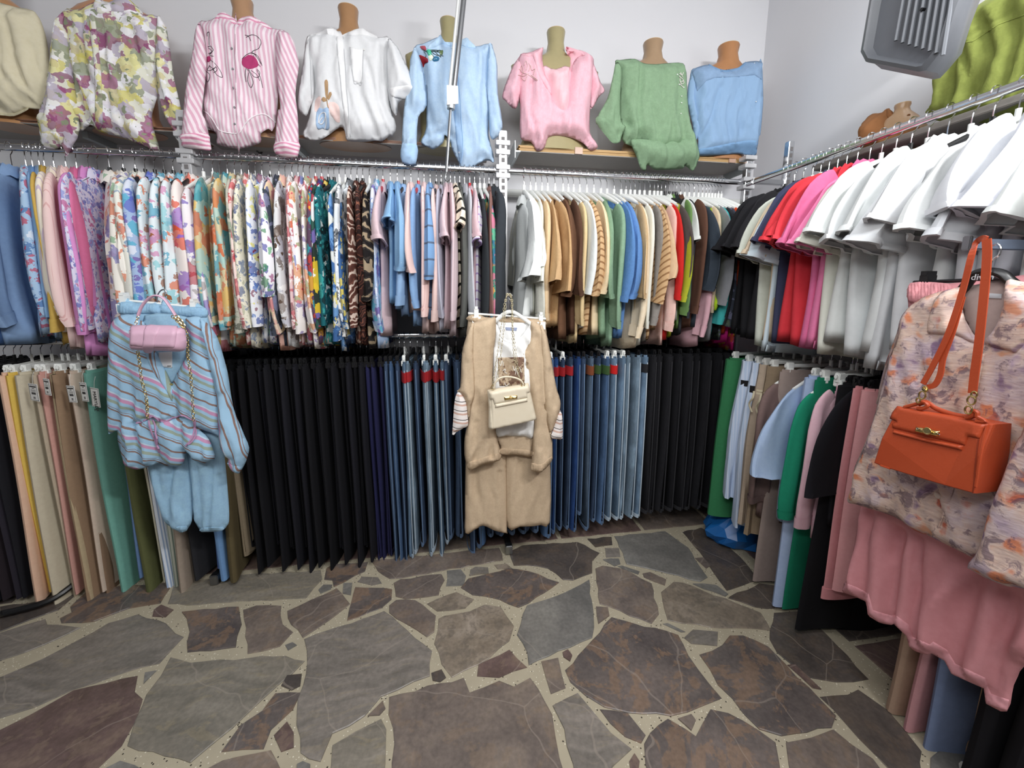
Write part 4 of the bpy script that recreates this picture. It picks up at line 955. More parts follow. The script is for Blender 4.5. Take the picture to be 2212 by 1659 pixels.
# right lower rail
def ryp(px,py,X=1.5): return atx(px,py,X).y
pl_=stripes(((0,'bcd0ec'),(0.5,'cfdcf2')),0.01,(0,1,0))
Qr=[(ryp(1562,900),'wide',tr('2f7c4c'),'green wide trousers',.84,5,'clipw'),(ryp(1592,900),'pleat',pl_,'pale blue striped skirt with black waistband',.86,5,'clipw'),(ryp(1612,900),'pleat',pl_,'light blue pinstripe skirt with black waistband',1.0,0,'clipw'),(ryp(1632,900),'pleat',tr('b5a18c'),'beige skirt with rope belt',.95,0,'clipw'),
(ryp(1652,900),'pleat',tr('8c7860'),'taupe pleated skirt with rope belt',.98,0,'clipw'),(ryp(1672,900),'long',tr('7c6460'),'mauve brown shirt',1.0,5,'white'),(ryp(1684,900),'trous',tr('9a8880'),'taupe trousers under the mauve shirt',1.0,0,'clipw'),(ryp(1706,900),'poncho',solid('a9c2e6'),'light blue wide-sleeved shirt',1.05,10,'white'),(ryp(1724,900),'wide',tr('a4b8dc'),'pale blue trousers under the light blue shirt',1.0,5,'clipw'),
(ryp(1748,900),'long',tr('15906c'),'emerald green shirt',.95,5,'white'),(ryp(1757,900),'trous',tr('0f7a58'),'emerald green trousers',1.0,0,'clipw'),(ryp(1776,900),'long',tr('e6b7c4'),'pale pink shirt',.95,5,'clipw'),(ryp(1788,900),'slim',tr('d8a4b4'),'pale pink trousers',1.02,0,'clipw'),(ryp(1806,900),'poncho',tr('1b1a20'),'black cropped jacket',.92,8,'clipb'),(ryp(1818,900),'wide',tr('131216'),'black wide trousers under the cropped jacket',1.0,0,'clipb'),
(ryp(1842,900),'trous',tr('dc9094'),'salmon pink trousers with rolled hems',.8,4,'clipb',0,None,.6),(ryp(1868,900),'trous',tr('e09a9c'),'salmon trousers beside the floral shirt',.76,0,'clipb',0,None,.6),(.93,'trous',tr('b09078'),'beige trousers under the pink skirt',1.02,0,'clipb'),(.875,'trous',tr('c88c90'),'dusty pink trousers under the pink skirt',1.02,0,'clipb'),(.825,'trous',tr('7484a8'),'grey blue trousers under the pink skirt',1.03,0,'clipb'),(.775,'slim',tr('a88464'),'tan trousers under the pink skirt',1.05,0,'clipb'),
(.71,'wide',tr('131116'),'black wide trousers at the right end',1.0,0,'clipb'),(.65,'wide',tr('151318'),'black flared trousers at the right end',1.0,0,'clipb'),(.57,'jean',D1,'dark navy jeans at the right edge',1.05,0,'clipb',0,SEAMD),(.51,'jean',denim('5c7890',.5),'grey blue jeans at the right edge',1.05,0,'clipb',0,SEAM)]
for t,it in row('Q',Qr,'clipw','skirts, shirts and trousers on the right lower rail'):
    if 'black waistband' in it[3]: V,F=ring(.184,.034,-.14,-.105); link('belt',mesh('belt',V,F,S('1d1a1c')),t)
    if 'rope belt' in it[3]:
        V,F=join(ring(.184,.034,-.13,-.12),ring(.184,.034,-.145,-.135),tube(bez([(0,-.2,-.13),(.01,-.215,-.16),(-.008,-.21,-.2),(.004,-.205,-.24)],4),.004,6)); link('rope_belt',mesh('rope_belt',V,F,S('d0c4a4')),t)
    if 'rolled' in it[3]: V,F=ring(.112,.026,-1.10,-1.04,-.09,2); link('rolled_hem',mesh('rolled_hem',V,F,S('dc8c90')),t)
for t in [o for o in bpy.data.objects if o.get('label','').startswith('red t-shirt with ruffled')]:
    g=[]
    for a,b_,rr in ((-.215,-.12,.085),(-.26,-.2,.1)):
        L_=[]
        for j,(dz,f) in enumerate(((0,.7),(-.03,1.0),(-.06,1.15),(-.062,1.1))): L_.append([Vector((.45*rr*f*math.sin(2*PI*k/28)*(1+.12*math.sin(7*2*PI*k/28)),a+rr*f*.9*math.cos(2*PI*k/28),b_+dz+.006*math.sin(5*2*PI*k/28))) for k in range(28)])
        g.append(loft(L_))
    V,F=join(*g); link('ruffle',mesh('ruffle',V,F,S('e0343e')),t)

p=aty(738,700,1.97); tg=thing('price_tag','white price tag sticking out below the daisy shirts','price tag',p); paper('card',.03,.06,tg,(0,0,0),(0,0,0))
# ================================================================ mannequin busts and the tops they wear
C1=lambda L:[(x/3.95,y/3.95) for x,y in L]
C2=lambda L:[(380+x/3.95,y/3.95) for x,y in L]
C3=lambda L:[(820+x/3.95,y/3.95) for x,y in L]
C4=lambda L:[(1240+x/3.95,y/3.95) for x,y in L]
C5=lambda L:[(1652+x/3.95,y/3.95) for x,y in L]
def skin(c): 
    return plain('mannequin_'+c,c,0.28,0,.5)
def bust(neck,topw,shw,shoulder_y,pl,c,lab,zbot,tilt=0.0,depth=.07,slant=0):
    """neck: px of the flat top centre; shoulder_y: px row where the neck meets the shoulders"""
    Y=pl[1]; T=at(neck[0],neck[1],pl); Sz=at(neck[0],shoulder_y,pl).z; k=(at(neck[0]+10,neck[1],pl)-at(neck[0],neck[1],pl)).length/10
    rw_=topw*k/2; hw=shw*k/2; xa=T.x if pl[0]=='y' else T.y
    rows=[(T.z+.001,rw_*.96,rw_*.9),(T.z-.004,rw_,rw_*.95),(T.z-(T.z-Sz)*.5,rw_*.86,rw_*.86),(Sz,rw_*1.05,rw_*1.0),(Sz-.025,rw_*1.9,.055),(Sz-.05,hw*.8,.065),(Sz-.075,hw,.07),(Sz-.14,hw*.97,.08),(Sz-.22,hw*.86,.085),(Sz-.32,hw*.72,.07),(zbot+.08,hw*.7,.07),(zbot,hw*.85,.08)]
    rows=[r for r in rows if r[0]>=zbot]
    if rows[-1][0]>zbot+.01: rows.append((zbot,rows[-1][1],rows[-1][2]))
    L=[]
    for z,a,b in rows:
        s=(T.z-z); dx=slant*max(0,1-s/(T.z-Sz+.02)) if T.z>Sz else 0; lp=[]
        for q in range(28):
            t=2*PI*q/28; A=a*math.cos(t); B=b*math.sin(t)
            lp.append(Vector((xa+dx+A,Y+B,z)) if pl[0]=='y' else Vector((Y+B,xa+dx+A,z)))
        L.append(lp)
    t=thing('mannequin_bust',lab,'mannequin',(L[-1][0]*0+Vector((xa,Y,zbot))) if pl[0]=='y' else Vector((Y,xa,zbot)))
    V,F=loft(L,True,True); wpart('torso',V,F,skin(c),t)
    V,F=loft([[Vector((p.x,p.y,T.z+.0005))*1 for p in L[0]],[Vector(((p.x-L[0][0].x)*1+L[0][0].x,p.y,T.z+.003)) for p in L[0]]],True,True); wpart('neck_cap',V,F,skin('c9a877'),t)
    return t
PB=('y',2.315); PG=('y',2.215); ZS=2.2
def top_(name,label,cat='shirt'):
    return thing(name,label,cat,(0,2.2,2.2))
def setloc(t,o): pass
seam=lambda c:solid(c,.9,0)
BTN=plain('button_grey','8a8a8e',.3); BTW=plain('button_pearl','e8e6e2',.25)
def garment(name,label,cat,parts,mat,pl=PG,zb=2.215,T=.05,Tb=.045,loc=None,fold=.012,**kw):
    c=at(sum(p[0] for p in parts[0][1])/len(parts[0][1]),sum(p[1] for p in parts[0][1])/len(parts[0][1]),pl)
    t=thing(name,label,cat,c); O={}
    for i,(pn,pts,*ex) in enumerate(parts):
        e=dict(ex[0]) if ex else {}
        m_=e.pop('mat',mat); dd=e.pop('d',0); args=dict(T=T,Tb=Tb,zb=zb,fold=fold,seed=i+3,k=.065,step=.0105); args.update(kw); args.update(e)
        O[pn+(str(i) if pn in O else '')]=puff(pn,pts,(pl[0],pl[1]+dd),m_,t,**args)
    return t,O
# --- cream blouse (cut by the left edge of the photo)
bust((-20,-60),44,150,-10,PB,'c08a5a','tan mannequin bust under the cream blouse at the left edge',ZS)
t,O=garment('blouse','plain cream blouse on a bust at the far left of the shelf','blouse',[
 ('body',C1([(-420,0),(-200,-60),(0,20),(140,60),(280,90),(340,160),(390,300),(420,480),(430,640),(420,800),(360,930),(300,930),(230,930),(120,985),(0,975),(-250,960),(-420,900)]),dict(creases=[(C1([(110,100),(180,500),(320,920)]),.012,.012),(C1([(60,300),(120,700)]),.007,.012),(C1([(320,420),(400,850)]),.008,.012)]))],solid('dcd3b4',.9,.2))
drape('hem_band',C1([(-100,950),(0,960),(120,968),(250,915),(240,935),(120,990),(0,982),(-100,970)]),[O['body']],solid('d5cca8'),t,step=4)
# --- floral shirt
bust((237,-35),42,190,0,PB,'c98f66','tan mannequin bust under the yellow and purple floral shirt',ZS)
FL=floral('dcdccc',['d2c860','8c4470','e2dc90','e8e8f0','8c9478','b4a8c0','9c487c','cfc48c','f0eef4'],14,.78)
t,O=garment('shirt','loose shirt with yellow, white and purple flowers on the shelf','shirt',[
 ('body',[(135,25),(175,18),(205,4),(237,8),(268,2),(305,30),(340,35),(358,65),(352,130),(346,190),(332,235),(328,255),(335,290),(344,322),(330,327),(300,312),(255,295),(215,285),(195,270),(170,282),(150,225),(140,120)],
   dict(creases=[([(197,45),(208,260)],.012,.006),([(240,60),(255,265)],.010,.01),([(300,70),(320,150),(345,230)],.012,.012),([(160,80),(180,180),(192,260)],.01,.012)])),
 ('sleeve',[(135,25),(150,80),(160,180),(172,280),(150,330),(141,338),(135,312),(120,322),(93,317),(88,280),(81,253),(93,235),(105,190),(108,120),(115,60)],dict(T=.06,d=-.03,Tb=.05)),
 ('sleeve',[(340,35),(358,55),(368,110),(376,170),(392,240),(396,290),(388,308),(380,300),(372,278),(362,262),(350,235),(340,190),(335,120)],dict(T=.05,d=-.02,Tb=.05))],FL)
drape('collar',[(202,16),(210,-4),(237,6),(268,-8),(300,18),(310,34),(282,30),(240,24),(215,30)],[O['body']],FL,t,th=.008,step=4)
drape('placket',[(193,40),(205,40),(218,150),(222,268),(207,272),(204,150)],[O['body']],FL,t,th=.003,step=4)
drape('cuff',[(90,285),(136,288),(135,312),(120,322),(93,317)],[O['sleeve']],FL,t,th=.005,step=4)
# --- pink striped shirt
bust((524,2),47,200,46,PB,'b08560','tan mannequin bust wearing the pink striped shirt',ZS,slant=-.004)
PST=stripes(((0,'ecdfe5'),(0.5,'e0b3c6')),.0165,(1,0,0),rand=False); PSH=stripes(((0,'f2dfe6'),(0.55,'e193b2')),.018,(0,0,1),rand=False); PSD=stripes(((0,'ecdbe2'),(0.5,'deabc0')),.0165,(.86,0,.3),rand=False)
t,O=garment('shirt','pink and white striped long-sleeved shirt with embroidered flowers','shirt',[
 ('body',C2([(195,190),(300,170),(400,118),(520,185),(650,150),(820,240),(950,275),(930,420),(890,600),(875,800),(855,1040),(820,1120),(790,1100),(725,1140),(722,1215),(640,1250),(540,1270),(440,1255),(345,1225),(345,1140),(270,1090),(225,1060),(228,950),(245,700),(215,400)]),dict(creases=[(C2([(850,300),(740,620),(780,850)]),.008,.015),(C2([(520,200),(530,1260)]),.004,.004)])),
 ('sleeve',C2([(200,190),(235,300),(262,500),(250,700),(222,950),(262,1060),(300,1250),(290,1285),(180,1270),(60,1250),(45,1200),(60,980),(90,700),(140,450),(165,260)]),dict(T=.05,d=-.05,Tb=.05,mat=PSD,creases=[(C2([(190,400),(160,800)]),.008,.012)])),
 ('sleeve',C2([(860,280),(950,275),(1010,360),(1035,480),(1050,560),(1020,800),(1040,1000),(1050,1220),(1040,1330),(960,1345),(850,1310),(845,1200),(870,950),(890,900),(855,600)]),dict(T=.05,d=-.05,Tb=.05,mat=PSD,creases=[(C2([(960,500),(900,900)]),.01,.012)]))],PST)
stroke('hem_seam',[C2([(222,938),(280,975),(340,1060),(370,1110),(430,1130),(535,1135),(590,1060),(640,1005),(720,975),(780,985),(850,1045)])],[O['body']],solid('f4ecf0'),t,r=.0022)
stroke('placket_seam',[C2([(505,215),(512,700),(530,1230)])],[O['body']],solid('b9899c'),t,r=.0009,off=.004)  # placket seam, coloured darker to stand in for shade along its edge
BLK=plain('thread_black','26242a',.6); MAG=solid('b8366e')
drape('placket',C2([(500,190),(525,200),(550,1235),(522,1238),(505,700)]),[O['body']],PST,t,th=.003,step=3)
drape('collar',C2([(330,165),(400,108),(500,160),(520,195),(505,215),(420,160)]),[O['body']],PSH,t,th=.009,step=3); 
drape('collar',C2([(522,195),(560,160),(650,145),(760,200),(820,245),(790,246),(680,190),(600,185),(540,215)]),[O['body']],PSH,t,th=.009,step=3)
drape('cuff',C2([(45,1145),(270,1140),(298,1250),(290,1285),(180,1270),(60,1250),(45,1200)]),[O['sleeve']],PSH,t,th=.006,step=3)
drape('cuff',C2([(848,1215),(1050,1215),(1042,1330),(960,1345),(850,1310)]),[O['sleeve2']],PSH,t,th=.006,step=3)
buttons(C2([(480,415),(487,590),(495,750),(500,918),(505,1060),(548,198),(630,163),(212,1192),(927,1256)]),list(O.values()),BTN,t,.0045)
for L_ in (C2([(565,510),(620,470),(660,480),(690,510),(705,560),(670,580),(620,590),(570,560)]),C2([(265,490),(290,480),(300,510),(280,530),(265,525)])): drape('flower',L_,list(O.values()),MAG,t,step=3,th=.002)
stroke('embroidery',[C2(a) for a in ([(270,310),(268,285),(285,275),(283,330),(285,385)],[(275,400),(300,395),(318,430),(290,470),(320,480)],[(280,410),(310,440),(280,460)],[(280,500),(330,540),(375,600),(398,660),(350,640),(320,590),(285,560)],[(290,560),(270,600),(300,600),(330,580)],[(320,600),(340,570),(350,600),(325,620)],[(250,600),(290,640),(275,700),(248,660)],[(590,300),(620,310),(640,350)],[(600,320),(650,298),(700,315),(725,360),(705,415),(660,435),(645,450)],[(640,450),(600,470),(565,505)],[(640,455),(680,470),(725,545)],[(650,450),(700,480),(735,560)],[(660,470),(690,530),(720,570)],[(600,580),(590,640),(600,700)],[(605,590),(630,620),(660,700),(640,748),(615,690),(620,620)],[(620,590),(660,650),(700,660),(715,620),(690,590)],[(690,600),(720,660),(740,750)],[(640,600),(690,640),(715,690)],[(590,520),(600,545),(575,540)])],list(O.values()),BLK,t,r=.0011)
# --- white short-sleeved shirt
bust((752,20),44,190,70,PB,'a5784e','brown mannequin bust wearing the white shirt',ZS)
WH=solid('d9dadc',.85,.15); WH2=solid('e4e4e5',.85,.1)
t,O=garment('shirt','white short-sleeved shirt with leaf, pink and blue motif','shirt',[
 ('body',C2([(1120,310),(1240,275),(1340,250),(1410,300),(1590,248),(1720,320),(1835,330),(1815,600),(1830,900),(1880,1080),(1850,1165),(1820,1160),(1760,1205),(1700,1200),(1600,1210),(1460,1200),(1440,1120),(1400,1085),(1260,1180),(1180,1205),(1110,1180),(1082,1140),(1120,1050),(1150,900),(1130,600),(1100,450)]),dict(creases=[(C2([(1640,560),(1720,900),(1800,1130)]),.012,.012),(C2([(1240,400),(1180,750)]),.009,.014),(C2([(1780,430),(1770,900)]),.009,.012)])),
 ('sleeve',C2([(1135,310),(1100,420),(1075,600),(1040,830),(1040,930),(1110,990),(1150,900),(1180,780),(1165,500)]),dict(T=.06,d=-.02)),
 ('sleeve',C2([(1810,330),(1890,400),(1960,540),(2040,700),(2087,800),(2070,840),(1950,850),(1900,880),(1880,985),(1840,930),(1815,800),(1795,600)]),dict(T=.06,d=-.03))],WH)
drape('placket',C2([(1372,320),(1425,310),(1465,900),(1490,1165),(1462,1168),(1415,800)]),[O['body']],WH2,t,th=.003,step=4)
drape('collar',C2([(1138,302),(1230,280),(1330,240),(1420,305),(1390,318),(1280,290)]),[O['body']],WH2,t,th=.010,step=4)  # collars in a lighter white, painted relief where shading is weak
drape('collar',C2([(1415,305),(1580,242),(1650,280),(1722,322),(1600,300),(1500,300)]),[O['body']],WH2,t,th=.010,step=4)
drape('pocket',C2([(1485,402),(1600,425),(1592,560),(1590,706),(1555,712),(1515,690),(1500,560)]),[O['body']],WH2,t,th=.0035,step=4,smooth=False)
drape('sleeve_hem',C2([(1820,765),(1830,750),(2050,725),(2087,800),(2070,838),(1950,848),(1840,820)]),[O['sleeve2']],WH2,t,th=.004,step=4)
buttons(C2([(1400,408),(1415,590),(1435,748),(1450,915),(1607,426)]),list(O.values()),BTW,t,.004)
stroke('seam',[C2([(1368,330),(1412,800),(1458,1165)]),C2([(1428,320),(1468,900),(1494,1165)]),C2([(1482,402),(1512,690),(1555,714),(1592,708),(1602,425)]),C2([(1150,330),(1145,600),(1160,880)]),C2([(1820,335),(1800,600),(1830,860)])],list(O.values()),solid('b4b6ba'),t,r=.0009,off=.004)  # seam lines drawn in grey, edge shade put into the colour
LEAF=solid('b08c64'); PKM=solid('edcfc9'); BLM=solid('a4c2e4')
for q in ([(1268,700),(1282,680),(1298,700),(1298,790),(1288,850),(1276,810)],[(1292,840),(1308,790),(1325,785),(1330,805),(1305,855)],[(1242,850),(1258,828),(1280,840),(1285,860),(1262,870)]): drape('leaf',C2(q),[O['body']],LEAF,t,step=2.5,th=.002)
drape('pink_patch',C2([(1190,860),(1225,820),(1240,850),(1215,940),(1185,950)]),[O['body']],PKM,t,step=3,off=.001)
drape('pink_patch',C2([(1300,880),(1345,870),(1392,910),(1400,1040),(1370,1040),(1330,990),(1312,960)]),[O['body']],PKM,t,step=3,off=.001)
bp=drape('blue_patch',C2([(1200,960),(1225,920),(1260,930),(1300,915),(1305,980),(1310,1090),(1290,1110),(1250,1095),(1215,1105),(1195,1060)]),[O['body']],BLM,t,step=3,th=.0025)
stroke('swirl',[C2([(1215,1050),(1225,990),(1260,960),(1280,980),(1260,1040),(1235,1060),(1225,1040),(1250,1000)]),C2([(1275,960),(1282,1050),(1270,1100)])],[O['body'],bp],WH2,t,r=.0022)
stroke('stem',[C2([(1288,840),(1293,890),(1302,925)])],[O['body']],LEAF,t,r=.0022)
# --- light blue shirt
bust((969,46),38,190,95,PB,'9e9468','olive beige mannequin bust wearing the light blue shirt',ZS)
BLU=crinkle('aecae6',.3)
t,O=garment('shirt','light blue long-sleeved shirt with sequin flowers on the shoulder','shirt',[
 ('body',C3([(290,410),(420,350),(520,315),(600,385),(740,330),(820,395),(940,370),(970,410),(945,600),(940,900),(930,1150),(980,1380),(910,1370),(840,1400),(780,1440),(690,1455),(680,1400),(620,1280),(600,1200),(555,1150),(540,1220),(460,1275),(400,1250),(350,1210),(395,1100),(400,900),(370,650)]),dict(creases=[(C3([(620,1180),(560,1140),(420,1180)]),.012,.012),(C3([(650,1200),(640,600)]),.004,.02),(C3([(900,500),(870,1000),(840,1380)]),.008,.015)])),
 ('sleeve',C3([(300,405),(262,500),(255,600),(230,800),(205,950),(190,1200),(192,1380),(305,1398),(318,1240),(330,1000),(400,900),(385,700),(345,500)]),dict(T=.05,d=-.045,Tb=.05,creases=[(C3([(330,600),(340,900),(260,1180)]),.01,.012)])),
 ('sleeve',C3([(935,370),(975,430),(1005,560),(1010,800),(1050,1060),(1030,1140),(975,1190),(940,1150),(930,900),(915,700)]),dict(T=.055,d=-.03,Tb=.05,creases=[(C3([(960,500),(980,900),(1000,1100)]),.01,.008)]))],BLU)
drape('placket',C3([(620,390),(655,390),(690,900),(715,1250),(690,1400),(655,1200),(630,800)]),[O['body']],solid('9dc1e8'),t,th=.004,step=4)
drape('collar',C3([(400,415),(500,320),(522,300),(560,360),(640,370),(620,400),(540,375),(470,405)]),[O['body']],solid('b4d2ee'),t,th=.010,step=3)  # collars a paler blue than the body, shading put into the colour
drape('collar',C3([(650,370),(740,325),(780,360),(822,408),(760,405),(690,385)]),[O['body']],solid('b4d2ee'),t,th=.010,step=3)
stroke('seam',[C3([(655,400),(690,900),(712,1250),(692,1395)]),C3([(620,400),(632,800),(655,1200)]),C3([(330,430),(385,700),(395,900)]),C3([(938,400),(915,700),(930,1100)])],list(O.values()),solid('86aed8'),t,r=.0009,off=.004)  # stitched edges in deeper blue, painted shade along the seams
drape('cuff',C3([(190,1235),(320,1240),(308,1398),(192,1382)]),[O['sleeve']],solid('a8cbee'),t,th=.006,step=4)
buttons(C3([(625,410),(628,520),(668,992),(682,1157),(685,1300)]),list(O.values()),BTW,t,.0048)
for q,c in (([(340,470),(375,480),(410,500),(415,530),(385,545),(375,575),(350,540)],'9c1c24'),([(400,430),(435,425),(445,470),(420,480),(410,460)],'3cb48c'),([(345,400),(390,395),(400,430),(370,430)],'b04858'),([(415,480),(450,470),(460,500),(430,520)],'d8e4cc'),([(450,500),(480,480),(510,495),(500,520),(460,525)],'2c6c94'),([(510,440),(540,430),(535,470),(515,470)],'5c7440')): drape('sequin_flower',C3(q),[O['body']],plain('sequin_'+c,c,.2),t,step=2.5,th=.004,off=.003)
stroke('embroidery',[C3(a) for a in ([(360,410),(400,440),(470,440),(530,450)],[(440,440),(480,470),(540,480)],[(430,450),(470,490),(500,500)],[(380,440),(400,470),(390,500)],[(470,440),(500,470),(525,490)],[(490,440),(510,430),(540,440)],[(400,440),(440,430),(500,432)])],[O['body']],plain('thread_green','2c4438',.5),t,r=.0014,off=.003)
# --- pink blouse
bust((1201,69),39,190,118,PB,'a1966a','olive beige mannequin bust wearing the pink blouse',2.225)
PK=crinkle('e9b2c0',.35); PKL=solid('f4b7c4')
t,O=garment('blouse','pink linen blouse open over a pink top on the plywood shelf','blouse',[
 ('inner_top',C3([(1395,565),(1500,590),(1622,572),(1640,800),(1600,1000),(1500,1000),(1420,800)]),dict(mat=solid('eebfc8'),T=.065,Tb=.03)),
 ('body',C3([(1200,465),(1300,440),(1390,410),(1390,520),(1420,640),(1480,780),(1557,915),(1600,700),(1640,560),(1690,480),(1700,425),(1815,480),(1830,600),(1800,900),(1795,1130),(1860,1240),(1850,1270),(1800,1285),(1740,1225),(1650,1180),(1540,1157),(1440,1170),(1400,1270),(1340,1288),(1290,1210),(1210,1190),(1195,1100),(1200,900),(1180,600)]),dict(k=.05,T=.055,zb=2.235,creases=[(C3([(1290,740),(1260,1000),(1340,1220)]),.012,.012),(C3([(1560,920),(1520,1050),(1540,1160)]),.008,.008),(C3([(1620,950),(1600,1100)]),.008,.008),(C3([(1450,1000),(1490,1150)]),.007,.007)])),
 ('sleeve',C3([(1215,465),(1150,540),(1100,650),(1045,820),(1090,880),(1160,930),(1210,800),(1235,600)]),dict(T=.05,d=.01,zb=2.24)),
 ('sleeve',C3([(1800,478),(1850,600),(1885,700),(1922,775),(1870,830),(1800,930),(1785,700)]),dict(T=.05,d=.01,zb=2.24))],PK,('y',2.24),2.24)
drape('lapel',C3([(1205,462),(1320,450),(1395,405),(1378,500),(1410,640),(1555,915),(1450,790),(1360,640),(1310,485),(1260,480)]),[O['body']],PKL,t,th=.007,step=4)
drape('lapel',C3([(1592,400),(1700,430),(1755,470),(1690,490),(1640,560),(1620,720),(1560,912),(1600,720),(1628,560),(1600,460)]),[O['body']],PKL,t,th=.007,step=4)
stroke('embroidery',[C3(a) for a in ([(1200,600),(1215,560),(1230,600),(1215,640)],[(1235,560),(1250,520),(1262,560),(1250,600)],[(1270,540),(1285,570),(1270,610)],[(1180,640),(1230,650),(1270,630)],[(1210,660),(1240,690),(1260,650)],[(1290,560),(1300,600),(1330,590),(1310,640)],[(1290,640),(1320,660),(1350,685)],[(1270,640),(1320,670),(1345,690)],[(1190,590),(1225,620),(1262,635)])],list(O.values()),plain('bead_pink','ddb8b4',.15),t,r=.0015,off=.002)
# --- green blouse
bust((1411,94),40,150,132,PB,'a08262','beige mannequin bust wearing the green blouse',2.225,slant=.0)
GN=crinkle('7f9f7c',.5)
t,O=garment('blouse','sage green linen blouse with batwing sleeves on the plywood shelf','blouse',[
 ('hem_panel',C4([(480,1200),(560,1180),(900,1200),(1010,1100),(1072,1310),(1050,1400),(1012,1460),(940,1412),(925,1440),(700,1450),(625,1408),(610,1455),(570,1440),(530,1330)]),dict(T=.05,d=-.03,Tb=.03,zb=None)),
 ('body',C4([(350,520),(420,508),(520,502),(600,540),(700,547),(820,537),(930,540),(960,620),(965,780),(980,960),(1005,1100),(1050,1250),(1000,1310),(925,1320),(890,1292),(800,1300),(680,1322),(610,1285),(565,1200),(540,1260),(470,1240),(405,1190),(385,1000),(385,800),(370,650)]),dict(T=.055,creases=[(C4([(540,620),(520,900),(540,1240)]),.014,.014),(C4([(380,620),(370,900),(350,1120)]),.012,.014),(C4([(430,1060),(450,1090)]),.02,.014),(C4([(900,700),(910,1200)]),.004,.008)])),
 ('sleeve',C4([(360,520),(320,700),(280,850),(185,1030),(215,1090),(260,1140),(330,1220),(390,1215),(410,1150),(440,1080),(400,1020),(395,800),(410,600)]),dict(T=.05,d=-.03,Tb=.05,creases=[(C4([(350,700),(330,1100)]),.01,.01)]))],GN,('y',2.235),2.24)
stroke('applique',[C4(a) for a in ([(895,630),(920,640),(930,620)],[(890,650),(915,670),(930,690),(905,700),(900,670)],[(920,690),(935,705),(915,720),(905,700)],[(900,720),(925,745)],[(905,620),(925,660)])],[O['body']],plain('applique_white','d8d4cc',.3),t,r=.002,off=.003)
buttons(C4([(877,637),(930,748),(918,823),(918,880),(911,970),(893,722)]),[O['body']],plain('sparkle','f4f4f0',.1,.4),t,.0032)
drape('sleeve_cuff',C4([(185,1030),(215,985),(300,1040),(380,1180),(330,1220),(255,1140)]),[O['sleeve']],GN,t,th=.004,step=4)
# --- light blue knit
bust((1574,101),40,130,138,PB,'ae7648','orange brown mannequin bust wearing the blue knit top',2.225)
KB=speck('84a6cb','d4e2f0',70,.05,.9)
t,O=garment('knit_top','light blue glitter knit top on the plywood shelf, nearest the corner','top',[
 ('body',C4([(1000,600),(1060,570),(1150,550),(1200,572),(1270,600),(1350,596),(1420,570),(1460,530),(1600,525),(1608,620),(1600,850),(1580,1150),(1560,1280),(1535,1335),(1400,1312),(1280,1320),(1120,1330),(1055,1325),(1035,1290),(1060,1200),(1010,1050),(990,900),(985,720)]),dict(T=.055,creases=[(C4([(1370,660),(1385,900),(1370,1190)]),.006,.005),(C4([(1200,780),(1140,1000),(1060,1220)]),.013,.012),(C4([(1540,650),(1500,1000)]),.007,.01),(C4([(1030,760),(1100,1000)]),.007,.012)])),
 ('sleeve',C4([(1010,595),(975,720),(965,850),(985,960),(1010,1060),(1035,1200),(1075,1120),(1060,1000),(1030,850),(1040,700)]),dict(T=.05,d=.0)),
 ('sleeve',C4([(1580,525),(1605,530),(1615,840),(1605,1000),(1590,1150),(1575,1165),(1565,1000),(1570,800)]),dict(T=.04,d=.02))],KB,('y',2.235),2.24)
drape('yoke',C4([(1005,610),(1060,575),(1150,552),(1270,602),(1400,580),(1460,532),(1600,528),(1600,680),(1540,640),(1400,655),(1200,665),(1130,690),(1050,780)]),[O['body']],solid('7f9dc0'),t,th=.002,step=4,smooth=False)
drape('neckband',C4([(1150,548),(1180,565),(1270,598),(1370,592),(1440,555),(1462,528),(1470,550),(1420,600),(1330,622),(1230,612),(1160,575)]),[O['body']],solid('6f97c2'),t,th=.005,step=3)
drape('hem_band',C4([(1055,1275),(1200,1250),(1400,1210),(1560,1200),(1560,1280),(1535,1332),(1400,1310),(1280,1318),(1058,1323)]),[O['body']],solid('76a0cc'),t,th=.004,step=4)
buttons(C4([(1550,868),(1208,1277),(1537,545)]),[O['body']],plain('sparkle','f4f4f0',.1,.4),t,.003)
# --- brown top and olive top on the right-hand shelf
bust((1950,226),28,92,242,('x',1.88),'b8926c','tan mannequin bust in the brown top on the right-hand shelf',2.046,slant=-.0)
BR=solid('8f5c34',.9,.2)
t,O=garment('blouse','caramel brown blouse on a bust behind the right rail','blouse',[('body',C5([(815,1260),(822,1150),(835,1060),(870,1005),(920,970),(1000,960),(1045,925),(1090,950),(1140,1020),(1200,1055),(1260,1010),(1300,1040),(1330,1120),(1330,1260),(1280,1330),(900,1330)]),dict(T=.08,zb=None,creases=[(C5([(930,1030),(900,1200)]),.01,.01)]))],BR,('x',1.86),None)
drape('collar',C5([(1040,935),(1060,925),(1100,990),(1160,1030),(1210,1050),(1170,1065),(1100,1030),(1045,1000)]),[O['body']],BR,t,th=.006,step=3)
drape('collar',C5([(1215,985),(1240,975),(1265,1010),(1240,1040),(1205,1030)]),[O['body']],BR,t,th=.006,step=3)
bust((2280,-140),60,260,-90,('x',1.86),'b8926c','mannequin bust under the olive green top at the top right',2.046)
OL=crinkle('7f8a3e',.5)
